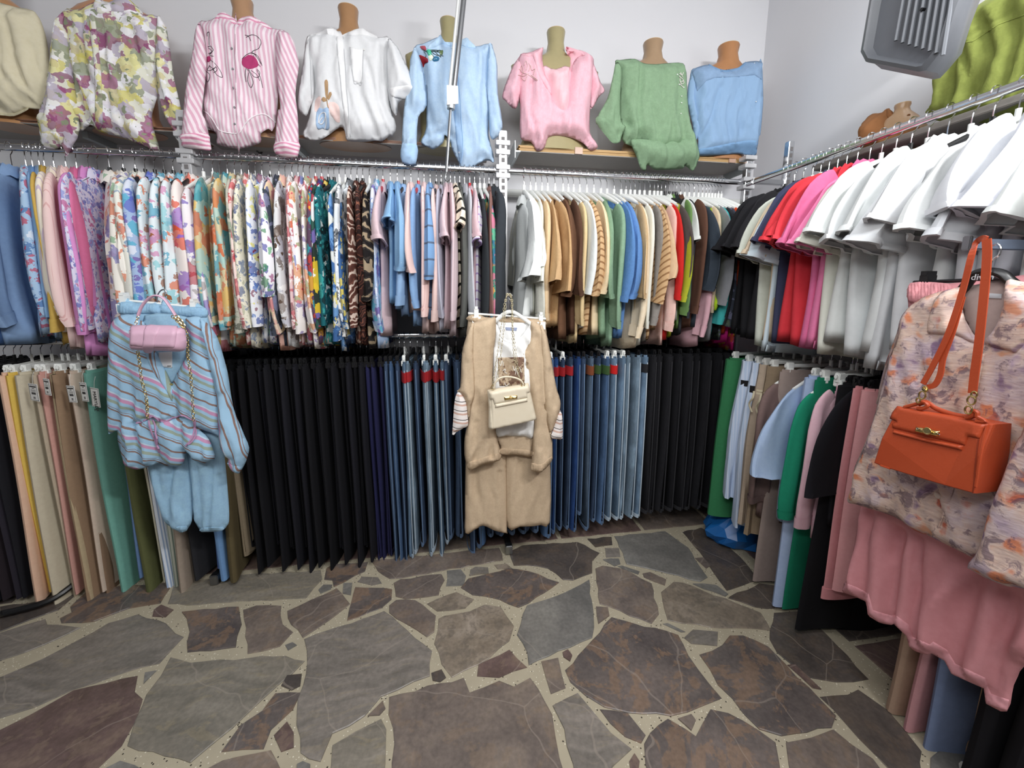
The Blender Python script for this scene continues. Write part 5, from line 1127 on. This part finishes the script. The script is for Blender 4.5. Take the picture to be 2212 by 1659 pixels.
t,O=garment('blouse','large olive green linen blouse at the top right above the rail','blouse',[('body',C5([(1390,1000),(1425,870),(1440,700),(1445,540),(1530,430),(1555,330),(1585,210),(1640,150),(1720,75),(1790,80),(1880,0),(2050,-60),(2400,-200),(2700,-100),(2760,300),(2700,800),(2400,1000),(1900,1050),(1600,1050)]),
  dict(T=.06,zb=None,k=.05,creases=[(C5([(1500,480),(1480,900)]),.015,.012),(C5([(1760,380),(1700,600),(1690,850)]),.014,.010),(C5([(1790,400),(1840,600),(1830,800)]),.012,.009),(C5([(1960,200),(2060,500)]),.008,.012),(C5([(1560,380),(1800,350),(2212,110)]),.006,.005)]))],OL,('x',1.80),None)
drape('yoke_seam',C5([(1560,385),(1780,355),(2000,210),(2300,100),(2300,92),(1995,200),(1775,345),(1560,375)]),[O['body']],OL,t,th=.003,step=4,smooth=False)
# ================================================================ blue striped outfit with pink bag
B=lambda L:[(200+x/2.593,620+y/2.593) for x,y in L]
PY=('y',1.80)
LBL=crinkle('95bfdc',.3)
def front_hanger(label,pl,bar,clips,hk,mat,neckpts=None,loc=None,rodr=.005):
    t=thing('clothes_hanger',label,'hanger',at(*hk[0],pl))
    P=[at(*b,pl) for b in bar]; V,F=tube(P,rodr,8); wpart('bar',V,F,mat,t)
    for c in clips:
        q=at(*c,pl); ax=Vector((1,0,0)) if pl[0]=='y' else Vector((0,-1,0)); nr=Vector((0,-1,0)) if pl[0]=='y' else Vector((-1,0,0))
        def bx_(a0,a1,n0,n1,z0,z1):
            V=[]; 
            for a in (a0,a1):
                for n_ in (n0,n1):
                    for z in (z0,z1): V.append(q+ax*a+nr*n_+Vector((0,0,z)))
            return V,[[0,1,3,2],[4,6,7,5],[0,4,5,1],[2,3,7,6],[0,2,6,4],[1,5,7,3]]
        V,F=join(bx_(-.010,.010,-.016,.016,-.012,.022),bx_(-.007,.007,-.018,.018,.022,.034),bx_(-.020,.020,.004,.022,-.048,-.012),bx_(-.020,.020,-.022,-.004,-.048,-.012)); wpart('clip',V,F,mat,t,False)
    V,F=tube(bez([at(x,y,pl) for x,y in hk],4),.0025,7); wpart('hook',V,F,CHROME,t)
    return t
front_hanger('white clip hanger holding the light blue trousers',('y',1.87),[(254,647),(426,664)],[(270,650),(421,663)],[(340,655),(340,640),(347,628),(356,626),(360,634)],WPLAS)
t,O=garment('trousers','light blue gathered trousers hanging under the striped blouse','trousers',[
 ('leg',B([(150,85),(300,90),(395,100),(520,300),(545,900),(560,1230),(556,1310),(530,1358),(490,1372),(440,1345),(400,1310),(365,1210),(330,1100),(295,950),(230,600)]),dict(creases=[(B([(470,900),(440,1150),(440,1320)]),.010,.012),(B([(380,1000),(430,1330)]),.008,.01),(B([(510,1000),(500,1360)]),.008,.01)])),
 ('leg',B([(380,100),(500,108),(635,120),(690,500),(745,1000),(762,1200),(765,1310),(745,1350),(720,1362),(665,1362),(610,1368),(570,1310),(560,1230),(530,960)]),dict(creases=[(B([(600,1000),(610,1340)]),.010,.01),(B([(680,1000),(660,1350)]),.01,.01),(B([(720,1050),(730,1340)]),.007,.01)])),],LBL,('y',1.87),None,T=.026,Tb=.026,k=.03,fold=.007,zs=.2)
V_=drape('waistband',B([(147,85),(300,92),(400,102),(520,112),(633,118),(640,170),(500,165),(380,150),(250,150),(150,150)]),list(O.values()),crinkle('8fb9d8',.8),t,th=.006,step=3,fold=.004,kx=1.1)
drape('elastic_hem',B([(470,1345),(530,1340),(528,1362),(490,1373)]),list(O.values()),LBL,t,th=.004,step=3); drape('elastic_hem',B([(608,1350),(728,1345),(725,1364),(612,1370)]),list(O.values()),LBL,t,th=.004,step=3)
SC=((0,'96bedb'),(.16,'8c6e64'),(.20,'96bedb'),(.24,'8c6e64'),(.255,'96bedb'),(.38,'95a494'),(.47,'96bedb'),(.56,'c48cb0'),(.66,'b8cfe0'),(.70,'96bedb'),(.84,'8c6e64'),(.90,'96bedb'))
cx0=at(370,800,PY).x
CH=stripes(SC,.125,(.58,0,.81),wob=.02); SV=stripes(SC,.12,(1,0,.16),wob=.02)
t,O=garment('blouse','light blue wrap blouse with brown, pink and sage stripes','blouse',[
 ('body',B([(105,200),(140,165),(200,152),(260,180),(300,300),(360,420),(435,548),(480,470),(520,390),(535,300),(520,180),(560,165),(620,180),(690,300),(715,500),(722,700),(715,838),(660,815),(600,800),(650,850),(685,940),(680,965),(620,990),(565,970),(525,925),(505,990),(465,1005),(400,1000),(375,985),(330,1002),(250,1022),(180,1000),(160,940),(140,860),(135,805),(95,822),(85,795),(80,600),(85,400),(90,260)]),
   dict(creases=[(B([(440,550),(470,640),(500,720)]),.006,.006),(B([(240,770),(300,742),(340,725),(380,750),(440,740),(500,722),(560,745),(600,800)]),.014,.008),(B([(220,700),(120,800)]),.01,.02),(B([(260,800),(240,1000)]),.008,.008),(B([(375,760),(380,980)]),.012,.010),(B([(515,740),(520,925)]),.012,.01),(B([(600,820),(640,980)]),.006,.01)],gather=[(B([(250,765),(340,725),(500,722),(560,745)]),.006,.022,230)])),
 ('sleeve',B([(600,180),(640,200),(700,285),(755,470),(790,680),(850,830),(877,900),(862,970),(822,1042),(785,1030),(755,985),(760,960),(725,915),(705,850),(690,600),(640,350)]),dict(mat=SV,T=.045,d=-.01,creases=[(B([(740,600),(780,850),(800,1000)]),.01,.012),(B([(700,400),(735,800)]),.008,.01)]))],CH,PY,None,T=.03,Tb=.025,k=.035,fold=.009)
inn=puff('inside_back',B([(290,160),(540,170),(550,380),(490,480),(438,552),(380,470),(300,330)]),('y',1.815),LBL,t,T=.008,Tb=.008,fold=.002)
drape('wrap_edge',B([(262,200),(290,200),(330,320),(390,430),(440,540),(445,640),(400,560),(330,460),(280,330)]),[O['body']],SV,t,th=.005,step=3)
drape('elastic_cuff',B([(755,985),(785,1000),(830,1010),(822,1042),(785,1032)]),[O['sleeve']],SV,t,th=.005,step=3)
PKR=solid('b88cb0'); 
stroke('drawstring',[B([(250,765),(300,742),(340,722),(380,750),(440,738),(500,718),(565,745)]),B([(318,750),(340,830),(378,905)]),B([(335,745),(360,820),(372,925)]),B([(570,740),(560,830),(525,890)]),B([(575,745),(575,830),(540,880)])],list(O.values()),PKR,t,r=.0032,off=.004)
stroke('fastening',[B([(408,545),(452,546)])],[O['body'],inn],GOLD,t,r=.004,off=.003)
lb=drape('neck_label',B([(370,366),(446,362),(447,452),(372,448)]),[inn],plain('label_white','dcdcde',.5),t,th=.001,step=3,smooth=False)
p=aty(*B([(408,412)])[0],1.80); text('SAMSARA',(p.x,1.812,p.z),.0085,plain('ink','2c2c2c',.7),t); p=aty(*B([(400,390)])[0],1.80); text('L.M',(p.x,1.812,p.z),.008,plain('ink','2c2c2c',.7),t)
stroke('label_code',[B([(378,443),(392,443)]),B([(420,442),(440,442)])],[lb],plain('ink','2c2c2c',.7),t,r=.0015)
# pink bag
def quadbox(front,depth,ax):
    """front: list of world points; depth vector"""
    n=len(front); b=[p+depth for p in front]; return front+b,[list(range(n)),list(range(2*n-1,n-1,-1))]+[[i,n+i,n+(i+1)%n,(i+1)%n] for i in range(n)]
PINK=plain('pink_leather','dcaec6',.5); 
c=aty(338,730,1.69)
t=thing('handbag','small pink flap handbag with gold chain in front of the striped blouse','handbag',c)
Yb=1.71
def bpuff(name,pts,Y,T,Tb,mat,k=.02,**kw): return puff(name,pts,('y',Y),mat,t,T=T,Tb=Tb,k=k,fold=0,step=.008,**kw)
bd=bpuff('body',B([(222,232),(470,228),(515,236),(527,300),(522,345),(490,362),(380,358),(225,352),(210,330),(214,270)]),Yb,.028,.028,PINK,.02)
fl=drape('flap',B([(222,216),(340,214),(465,217),(474,236),(460,335),(450,342),(330,338),(228,330),(210,322),(214,250)]),[bd],PINK,t,th=.006,step=4)
drape('tongue',B([(300,216),(378,216),(362,262),(350,300),(340,352),(325,370),(300,370),(280,350),(284,300)]),[bd,fl],PINK,t,th=.002,off=.001,step=3)
V,F=tube(bez([aty(*q,1.71) for q in B([(255,160),(275,110),(310,68),(350,48),(395,62),(430,105),(465,160)])],4),.004,8,.008); wpart('handle',V,F,PINK,t)
def chain(pts,Y,r=.0055,name='chain',mat=GOLD,parent=None,par2=None,sp=.0085,on=None):
    P=bez([at(x,y,Y) if isinstance(Y,tuple) else aty(x,y,Y) for x,y in pts],10); g=[]; acc=0; last=P[0]; k=0
    for a,b in zip(P[:-1],P[1:]):
        acc+=(b-a).length
        if acc>=sp:
            acc=0; d=(b-a).normalized(); s=Vector((0,1,0)) if k%2 else d.cross(Vector((0,1,0))).normalized(); k+=1
            if abs(s.dot(d))>.9: s=Vector((1,0,0))
            g.append(tube([b+d*(r*1.15*math.cos(2*PI*j/8))+s*(r*.75*math.sin(2*PI*j/8)) for j in range(8)],r*.24,4,closed=True))
    V,F=join(*g); o=wpart(name,V,F,mat,parent); o['kind']='stuff'; return o
chain(B([(258,158),(250,180),(240,212)]),1.70,parent=t); chain(B([(440,158),(475,190),(505,225),(528,270),(535,400),(552,520),(565,742)]),1.735,parent=t,r=.007)
chain(B([(252,355),(262,420),(275,520),(300,620),(308,728)]),1.735,parent=t,r=.007)
chain(B([(460,158),(490,185),(512,222)]),1.705,parent=t,r=.008)
# ================================================================ beige outfit with cream bag
G=lambda L:[(920+x/2.765,620+y/2.765) for x,y in L]
PB2=('y',1.80)
front_hanger('white clip hanger holding the beige culottes',('y',1.86),[G([(252,157)])[0],G([(715,190)])[0]],[G([(300,160)])[0],G([(684,192)])[0]],[G([(495,172)])[0],G([(495,100)])[0],G([(488,60)])[0],G([(500,38)])[0],G([(515,50)])[0],G([(514,70)])[0]],WPLAS)
BE=crinkle('c6ad8e',.3); BE2=crinkle('bfa586',.35)
t,O=garment('culottes','beige wide culottes hanging under the beige jacket','trousers',[
 ('leg',G([(255,172),(410,185),(480,190),(478,600),(480,1000),(484,1440),(480,1470),(410,1455),(340,1425),(290,1450),(235,1470),(233,1300),(238,1000),(250,500)]),dict(creases=[(G([(300,1050),(290,1400)]),.006,.015),(G([(440,1100),(450,1440)]),.008,.012)])),
 ('leg',G([(470,190),(640,190),(712,202),(730,500),(742,1000),(742,1405),(650,1428),(560,1432),(484,1430),(470,1100),(470,600)]),dict(d=.005,creases=[(G([(560,1050),(600,1400)]),.005,.02)]))],BE,('y',1.86),None,T=.022,Tb=.02,k=.03,fold=.006,zs=.25)
drape('waistband',G([(255,172),(412,186),(640,192),(712,204),(714,232),(600,225),(410,214),(255,205)]),list(O.values()),BE2,t,th=.005,step=3,fold=.003,kx=1.3)
TW=solid('ececea',.85,.1)
hg=thing('clothes_hanger','white plastic hanger inside the beige jacket and white t-shirt','hanger',aty(*G([(500,140)])[0],1.81))
V,F=tube(bez([aty(*q,1.81) for q in G([(360,250),(420,200),(470,158),(510,148),(550,165),(620,215),(680,262)])],4),.009,10,.005); wpart('arms',V,F,WPLAS,hg)
V,F=tube(bez([aty(*q,1.81) for q in G([(508,150),(506,90),(490,60),(500,42),(516,52)])],4),.003,8); wpart('hook',V,F,CHROME,hg)
PR=floral('b59d80',['6a4438','5a3a30','c9b498'],22,.6)
t,O=garment('tee_shirt','white t-shirt with brown flower print inside the beige jacket','t-shirt',[
 ('body',G([(405,235),(425,225),(450,280),(480,312),(520,322),(565,300),(600,255),(625,225),(645,300),(645,600),(650,893),(560,893),(480,888),(405,875),(395,600)]),dict(k=.03)),
 ('inside_back',G([(420,205),(470,212),(560,212),(630,222),(600,290),(520,340),(450,300)]),dict(d=.02,T=.006,Tb=.006))],TW,('y',1.80),None,T=.026,Tb=.02)
drape('neckband',G([(425,225),(450,280),(480,312),(520,322),(565,300),(600,255),(625,225),(600,275),(565,318),(520,338),(475,326),(440,290)]),[O['body']],solid('f4f4f2'),t,th=.003,step=2.5)
pr=drape('print',G([(430,422),(585,418),(590,560),(580,590),(440,590),(432,520)]),[O['body']],PR,t,th=.001,step=4,smooth=False)
stroke('lettering',[G(a) for a in ([(438,440),(445,470),(455,440),(462,470)],[(458,500),(475,490),(470,510),(485,515)],[(520,470),(530,500),(540,470),(535,520)],[(470,570),(480,590),(500,575)],[(560,480),(570,510)],[(540,490),(552,530)])],[O['body'],pr],solid('f0efe8'),t,r=.0016)
lb=drape('neck_label',G([(475,240),(545,243),(540,262),(478,258)]),[O['inside_back']],plain('label_blue','8c98b8',.5),t,th=.001,step=3,smooth=False)
t,O=garment('jacket','open beige jacket with elastic hem and striped cuffs','jacket',[
 ('back_panel',G([(410,860),(650,860),(645,950),(632,1016),(540,1002),(445,1000),(440,950)]),dict(d=.03,T=.012,Tb=.006)),
 ('front_panel',G([(418,190),(400,180),(330,200),(290,212),(262,240),(245,320),(232,500),(240,700),(250,800),(232,900),(230,1000),(250,1085),(275,1090),(340,1060),(440,1035),(445,975),(420,870),(398,600),(402,400),(416,300)]),dict(creases=[(G([(300,260),(310,700)]),.006,.01),(G([(300,800),(290,1030)]),.006,.01),(G([(380,700),(390,1000)]),.01,.012)])),
 ('front_panel',G([(628,203),(660,212),(690,232),(712,270),(730,400),(735,600),(745,760),(755,900),(757,1010),(750,1042),(690,1105),(630,1095),(632,1040),(640,900),(650,800),(625,640),(600,530),(575,400),(600,370),(625,300)]),dict(d=-.005,creases=[(G([(660,300),(670,600),(680,950)]),.008,.012),(G([(700,700),(705,1000)]),.007,.01),(G([(640,250),(600,380)]),.005,.006)])),
 ('sleeve',G([(285,215),(258,245),(240,300),(215,400),(205,600),(185,620),(215,640),(240,690),(255,780),(275,700),(292,620),(285,400)]),dict(d=-.02,creases=[(G([(250,450),(262,640)]),.007,.01)])),
 ('sleeve',G([(685,230),(720,280),(745,400),(780,600),(803,680),(800,740),(760,850),(742,880),(728,840),(705,700),(690,500)]),dict(d=-.02,creases=[(G([(735,500),(765,700)]),.008,.012)]))],BE,('y',1.785),None,T=.022,Tb=.018,k=.025,fold=.007)
for q in (G([(250,1050),(340,1020),(442,990),(440,1035),(340,1060),(275,1090),(252,1085)]),G([(632,1050),(690,1060),(752,1010),(750,1042),(690,1105),(630,1095)]),G([(445,965),(540,968),(635,980),(632,1014),(540,1002),(446,1000)])): drape('elastic_hem',q,list(O.values()),BE2,t,th=.002,off=.001,step=2.2,fold=.0022,kx=1.6)
CF=stripes(((0,'e8e0dc'),(.3,'cfa898'),(.5,'e8e0dc'),(.72,'3c3434'),(.80,'e8e0dc')),.042,(.15,0,1),bump=False)
puff('striped_cuff',G([(190,625),(215,640),(240,690),(250,780),(250,828),(212,850),(180,868),(158,882),(165,760),(172,680)]),('y',1.765),CF,t,T=.02,Tb=.02,k=.02,fold=.002)
puff('striped_cuff',G([(795,735),(808,750),(815,780),(816,905),(785,908),(755,905),(748,885),(762,850)]),('y',1.765),CF,t,T=.02,Tb=.02,k=.02,fold=.002)
buttons(G([(582,403),(606,452)]),list(O.values()),plain('button_beige','9c8468',.4),t,.006)
CREAM=plain('cream_leather','ddd0b6',.45)
t=thing('handbag','cream handbag with turn lock and chain in front of the beige jacket','handbag',aty(*G([(515,720)])[0],1.70))
bd=puff('body',G([(370,618),(420,606),(540,585),(612,574),(640,690),(662,790),(560,815),(450,838),(385,852),(374,835),(378,720)]),('y',1.715),CREAM,t,T=.03,Tb=.03,k=.012,fold=0,step=.008,smooth=False)
drape('side_gusset',G([(366,618),(384,640),(400,846),(385,854),(374,836),(376,720)]),[bd],CREAM,t,th=.003,step=2.5,smooth=False)
fl=drape('flap',G([(368,615),(612,572),(624,628),(604,634),(606,662),(410,702),(400,672),(374,674)]),[bd],CREAM,t,th=.006,step=2.5,smooth=False)
drape('belt',G([(412,698),(604,662),(606,684),(414,722)]),[bd],CREAM,t,th=.007,step=2.5,smooth=False)
pl2=drape('lock_plate',G([(466,655),(545,647),(546,666),(470,676)]),[bd,fl],GOLD,t,th=.005,step=2,smooth=False)
buttons(G([(508,660)]),[pl2],GOLD,t,.007,'turn_lock')
V,F=tube(bez([aty(*q,1.69) for q in G([(405,605),(415,570),(440,545),(480,536),(530,542),(565,558),(582,580)])],4),.0045,8,.007); wpart('handle',V,F,CREAM,t)
for q in G([(400,600),(580,582)]):
    p=aty(*q,1.688); V,F=tube([p+Vector((.008*math.cos(2*PI*j/10),0,.010*math.sin(2*PI*j/10))) for j in range(10)],.0018,5,closed=True); wpart('ring',V,F,GOLD,t)
CHN=plain('pale_chain','cfc4a0',.3,.6)
for q in (G([(497,36),(478,60),(455,200),(425,420),(405,540),(402,600)]),G([(497,36),(480,70),(468,220),(445,420),(425,545),(440,560)]),G([(497,36),(515,80),(520,250),(545,450),(560,560)]),G([(497,36),(512,100),(516,260),(528,420),(552,520),(580,582)])): chain(q,1.70 if q[0][0]<0 else 1.715,parent=t,r=.005,mat=CHN)
# ================================================================ floral shirt, pink skirt and red bag on the right
PX=('x',1.25)
r1=lambda L:[(1780+x/2.676,480+y/2.676) for x,y in L]
t=thing('display_arm','grey metal display arm sticking out above the red bag','display arm',atx(2092,530,1.2))
a=atx(2090,527,1.2); V,F=boxg(a.x,1.69,a.y-.006,a.y+.006,a.z-.012,a.z+.012,.002); wpart('bar',V,F,plain('arm_grey','7f8ea6',.3,.5),t)
V,F=boxg(a.x-.006,a.x+.004,a.y-.008,a.y+.008,a.z-.014,a.z+.018,.002); wpart('end_stop',V,F,STEEL,t)
front_hanger('black clip hanger holding the pink skirt',('x',1.35),[(1974,610),(2080,606),(2260,598)],[(2003,612),(2240,602)],[(2130,604),(2128,570),(2124,540),(2132,523),(2146,528),(2148,540)],BPLAS)
PS=solid('d98d93',.85,.15)
t,O=garment('skirt','salmon pink skirt with wavy hem below the floral shirt','skirt',[
 ('panel',[(1966,612),(2050,612),(2150,608),(2300,640),(2330,1200),(2270,1420),(2212,1440),(2190,1480),(2175,1537),(2130,1520),(2125,1487),(2080,1465),(2055,1455),(2040,1425),(2012,1410),(2004,1414),(1980,1408),(1964,1396),(1958,1372),(1931,1348),(1925,1350),(1900,1345),(1880,1330),(1872,1302),(1850,1290),(1830,1283),(1819,1276),(1828,1255),(1845,1180),(1862,1085),(1900,900),(1935,800),(1962,680)],
   dict(creases=[([(1890,1100),(1872,1290)],.022,.02),([(1955,1150),(1930,1335)],.028,.022),([(2005,1160),(1978,1400)],.02,.012),([(2120,1220),(2060,1450)],.03,.03),([(2200,1280),(2150,1500)],.02,.02)],kx=30,zs=.12,slope=0))],PS,('x',1.34),None,T=.035,Tb=.03,k=.04,fold=.010)
drape('waistband',[(1967,612),(2050,613),(2055,640),(2010,650),(1966,654)],[O['panel']],solid('dc9096'),t,th=.005,step=3,fold=.004,kx=1.2)
drape('hem',[(1819,1276),(1824,1258),(1850,1268),(1876,1282),(1886,1318),(1926,1330),(1934,1328),(1964,1350),(1972,1376),(2008,1392),(2016,1386),(2046,1404),(2064,1434),(2128,1464),(2140,1498),(2180,1512),(2175,1537),(2130,1520),(2125,1487),(2080,1467),(2055,1455),(2040,1427),(2012,1411),(2004,1415),(1964,1397),(1958,1374),(1931,1348),(1925,1350),(1898,1344),(1878,1328),(1872,1300)],[O['panel']],solid('e29aa2'),t,th=.0012,off=.0004,step=4,smooth=False)
V,F=tube(bez([atx(x,y,1.27) for x,y in r1([(700,470),(790,400),(840,340),(880,300),(950,285),(1030,300),(1090,350),(1200,420),(1400,520)])],4),.014,10,.010)
hg=thing('clothes_hanger','black plastic hanger inside the floral shirt','hanger',atx(2130,590,1.27)); wpart('arms',V,F,BPLAS,hg)
V,F=tube(bez([atx(x,y,1.25) for x,y in r1([(960,290),(962,240),(975,215),(1010,190),(1020,150),(1000,125),(975,135)])],4),.0025,7); wpart('hook',V,F,CHROME,hg)
p=atx(*r1([(905,318)])[0],1.235)
text('divan',(1.262-.022,p.y,p.z),.02,plain('print_white','c8c8cc',.4),hg,(PI/2,0,-PI/2))
m=NT('faded_floral',0.88,0,0.2); v=m.coord(False); wv=warp(m,v,16,.09); n=m.noise(wv,9,4,.6); n2=m.noise(wv,14,5,.65)
a=m.ramp(n.outputs['Fac'],[(0.3,'b29cae'),(0.42,'cdb6b6'),(0.55,'d8b9a8'),(0.7,'b39c98')]); vo=m.n('ShaderNodeTexVoronoi'); vo.inputs['Scale'].default_value=21; m.l(wv,vo.inputs['Vector']); sp_=m.n('ShaderNodeSeparateColor'); m.l(vo.outputs['Color'],sp_.inputs[0])
dd=m.math('ADD',vo.outputs['Distance'],m.math('MULTIPLY',m.math('SUBTRACT',n2.outputs['Fac'],.5),.9)); f=m.ramp(dd,[(.22,'ffffff'),(.42,'000000')])
pc=m.ramp(sp_.outputs[0],[(0,'dc7844'),(.25,'dc8c64'),(.4,'86688c'),(.55,'e09a74'),(.75,'cc5634'),(.88,'a084a8')],True); a=m.mix(m.math('MULTIPLY',f,.85),a,pc)
n3=m.noise(wv,24,5,.7); f=m.ramp(n3.outputs['Fac'],[(.53,'000000'),(.60,'ffffff')]); a=m.mix(m.math('MULTIPLY',f,.7),a,'665064')
v3=m.coord(False,(1,14,60)); n4=m.noise(v3,3,3); a=m.mix(.4,a,n4.outputs['Fac'],'OVERLAY'); m.col(a); m.bump(n4.outputs['Fac'],.35,.003); FF_=m.m
t,O=garment('shirt','faded orange and lilac floral shirt hanging behind the red bag','shirt',[
 ('inside_back',r1([(790,385),(930,350),(1070,335),(1080,500),(960,720),(900,720),(800,560)]),dict(d=.03,T=.006,Tb=.006,fold=.002,mat=solid('b8a29c'))),
 ('body',r1([(480,500),(560,440),(640,410),(740,385),(800,385),(800,520),(860,640),(930,700),(990,620),(1040,480),(1060,340),(1156,345),(1350,440),(1600,560),(1680,700),(1700,2300),(1400,2200),(1290,2110),(1000,1990),(900,1960),(780,1900),(640,1830),(600,1810),(520,1780),(400,1700),(180,1630),(150,1626),(135,1600),(168,1500),(175,1420),(235,1280),(300,1090),(320,950),(360,800),(420,640),(440,560)]),
   dict(step=.012,k=.03,creases=[(r1([(440,620),(330,1000),(200,1420)]),.012,.008),(r1([(900,720),(700,1400),(640,1800)]),.008,.02),(r1([(560,500),(600,900)]),.006,.02),(r1([(1080,1250),(980,1660),(900,1950)]),.012,.015)])),
 ('sleeve',r1([(1350,460),(1250,700),(1156,1180),(1100,1300),(1020,1500),(960,1659),(905,1850),(870,1930),(830,1990),(920,2050),(1060,2105),(1158,2120),(1600,2250),(1720,1600),(1700,800)]),dict(d=-.045,T=.04,Tb=.02))],FF_,PX,None,T=.028,Tb=.02,k=.03,fold=.007)
drape('collar',r1([(800,388),(700,398),(640,450),(605,560),(600,640),(660,650),(760,650),(868,697),(830,600),(800,500)]),[O['body']],FF_,t,th=.007,step=5)
drape('collar',r1([(1058,340),(1150,345),(1240,420),(1200,640),(1115,750),(1060,740),(930,697),(1000,600),(1045,480)]),[O['body']],FF_,t,th=.007,step=5)
stroke('placket_edge',[r1([(935,700),(860,1100),(760,1500),(640,1820)])],[O['body']],FF_,t,r=.002)
stroke('sleeve_seam',[r1([(450,560),(425,680),(355,860),(320,1000),(300,1080)])],[O['body']],solid('8c7670'),t,r=.0018)
buttons([(2028,1070)],[O['body']],plain('button_pearl2','d8c8bc',.2),t,.0085)
drape('neck_label',r1([(945,410),(1030,415),(1028,442),(943,438)]),[O['inside_back']],plain('label_grey','c8ccd2',.5),t,th=.001,step=3,smooth=False)
# red bag
m=NT('orange_red_leather',.42,0,.4); v=m.coord(False); n=m.noise(v,180,3); n2=m.noise(v,6,2); m.col(m.mix(n2.outputs['Fac'],'b5401c','c24a24')); m.bump(n.outputs['Fac'],.35,.001); RED=m.m
xf_=1.14; xb=1.225
t=thing('handbag','orange red leather handbag with gold lock on a long strap','handbag',atx(2020,970,1.17))
fr=r1([(425,1068),(560,1095),(700,1120),(840,1150),(945,1172),(905,1350),(865,1570),(700,1525),(500,1465),(330,1412),(285,1392),(330,1250),(385,1120)])
def bagbox():
    pl=('x',xf_); P=[atx(x,y,xf_) for x,y in fr]; c_=sum(P,Vector((0,0,0)))/len(P); zt=max(p.z for p in P); zb_=min(p.z for p in P)
    L=[]
    def lay(dx,f,th): return [Vector((p.x+dx+th*max(0,(p.z-zb_)/(zt-zb_)-.6),c_.y+(p.y-c_.y)*f,c_.z+(p.z-c_.z)*f)) for p in P]
    L=[lay(0,.965,.04),lay(.0015,.99,.04),lay(.008,1.0,.035),lay(.04,1.0,0),lay(.08,.995,-.035),lay(.086,.97,-.035)]
    V,F=loft(L,True,True); o=wpart('body',V,F,RED,t); o.data.polygons.foreach_set('use_smooth',[False]*len(o.data.polygons)); BV[o.name]=BVHTree.FromPolygons([tuple(v) for v in V],F); o['_b']=o.name; return o
bd=bagbox()
fl=drape('flap',r1([(425,1062),(560,1090),(700,1115),(840,1145),(950,1168),(925,1200),(900,1252),(834,1238),(815,1290),(600,1240),(398,1190),(395,1165),(422,1152),(380,1136),(395,1100)]),[bd],RED,t,th=.005,step=4,smooth=False,off=.001)
bl=drape('belt',r1([(400,1200),(600,1252),(806,1290),(798,1320),(600,1275),(400,1222)]),[bd],RED,t,th=.006,step=3,smooth=False,off=.001)
stroke('seam',[r1([(895,1255),(878,1400),(862,1565)])],[bd],solid('842c14'),t,r=.0012); stroke('piping',[r1([(945,1175),(905,1350),(866,1568)])],[bd],RED,t,r=.0025); stroke('piping',[r1([(290,1392),(500,1463),(700,1523),(862,1568)])],[bd],RED,t,r=.0025)
lk=drape('lock_plate',r1([(535,1180),(600,1190),(672,1208),(664,1240),(600,1228),(530,1212)]),[bd,fl],GOLD,t,th=.006,step=2.5,smooth=False)
buttons(r1([(602,1207)]),[lk],GOLD,t,.009,'turn_lock'); buttons(r1([(548,1193),(655,1222)]),[lk],STEEL,t,.002,'screw')
def strip(name,pts,pl,wd,mat,th=.0015):
    P=bez([(at(x,y,(pl[0],pl[1]+dx))) for x,y,dx in pts],6); V=[];F=[]
    for i,p in enumerate(P):
        d=(P[min(i+1,len(P)-1)]-P[max(i-1,0)]).normalized(); s=d.cross(Vector((1,0,0))).normalized(); n_=s.cross(d).normalized()
        for a,b in ((-1,-1),(1,-1),(1,1),(-1,1)): V.append(p+s*(wd/2*a)+n_*(th*b))
    for i in range(len(P)-1):
        for k in range(4): F.append([i*4+k,i*4+(k+1)%4,i*4+4+(k+1)%4,i*4+4+k])
    F.append([0,1,2,3]); F.append([len(V)-4+k for k in (3,2,1,0)])
    return wpart(name,V,F,mat,t,False)
c1=lambda L:[(1780+x/2.676,480+y/2.676,d) for x,y,d in L]
strip('strap',c1([(940,98,.0),(942,200,.0),(925,420,0),(895,700,0),(870,880,0),(858,990,0)]),('x',1.15),.0150,RED)
strip('strap',c1([(940,98,.0),(915,92,.01),(880,120,.03),(853,190,.0),(800,400,0),(720,640,0),(630,830,0),(572,935,0)]),('x',1.15),.0115,RED)
strip('strap',c1([(800,430,.004),(740,640,.004),(690,780,.004),(672,880,.004),(640,940,.004),(598,952,.004)]),('x',1.15),.0115,RED)
def ringat(x,y,rr,X=1.145,nm='ring',th=.0018):
    p=atx(*r1([(x,y)])[0],X); V,F=tube([p+Vector((0,rr*.7*math.cos(2*PI*j/12),rr*math.sin(2*PI*j/12))) for j in range(12)],th,6,closed=True); wpart(nm,V,F,GOLD,t)
for x,y,rr in ((585,965,.007),(568,1000,.010),(545,1030,.006),(868,996,.007),(852,1030,.010),(835,1085,.009)): ringat(x,y,rr)
V,F=tube([atx(*r1([(575,960)])[0],1.145),atx(*r1([(590,975)])[0],1.145)],.004,8); wpart('clasp',V,F,GOLD,t)
V,F=tube(bez([atx(x,y,1.165) for x,y in r1([(545,1052),(590,1040),(650,1078),(740,1110),(820,1125),(870,1115)])],4),.004,8,.006); wpart('handle',V,F,RED,t)
for q in ([(465,1070),(540,1050),(575,1040),(600,1060),(570,1078),(540,1075)],[(820,1130),(850,1120),(860,1090),(885,1100),(890,1125),(935,1150),(880,1150)]):
    V,F=tube(bez([atx(x,y,1.155) for x,y in r1(q)],3),.0045,7); wpart('handle_tab',V,F,RED,t)
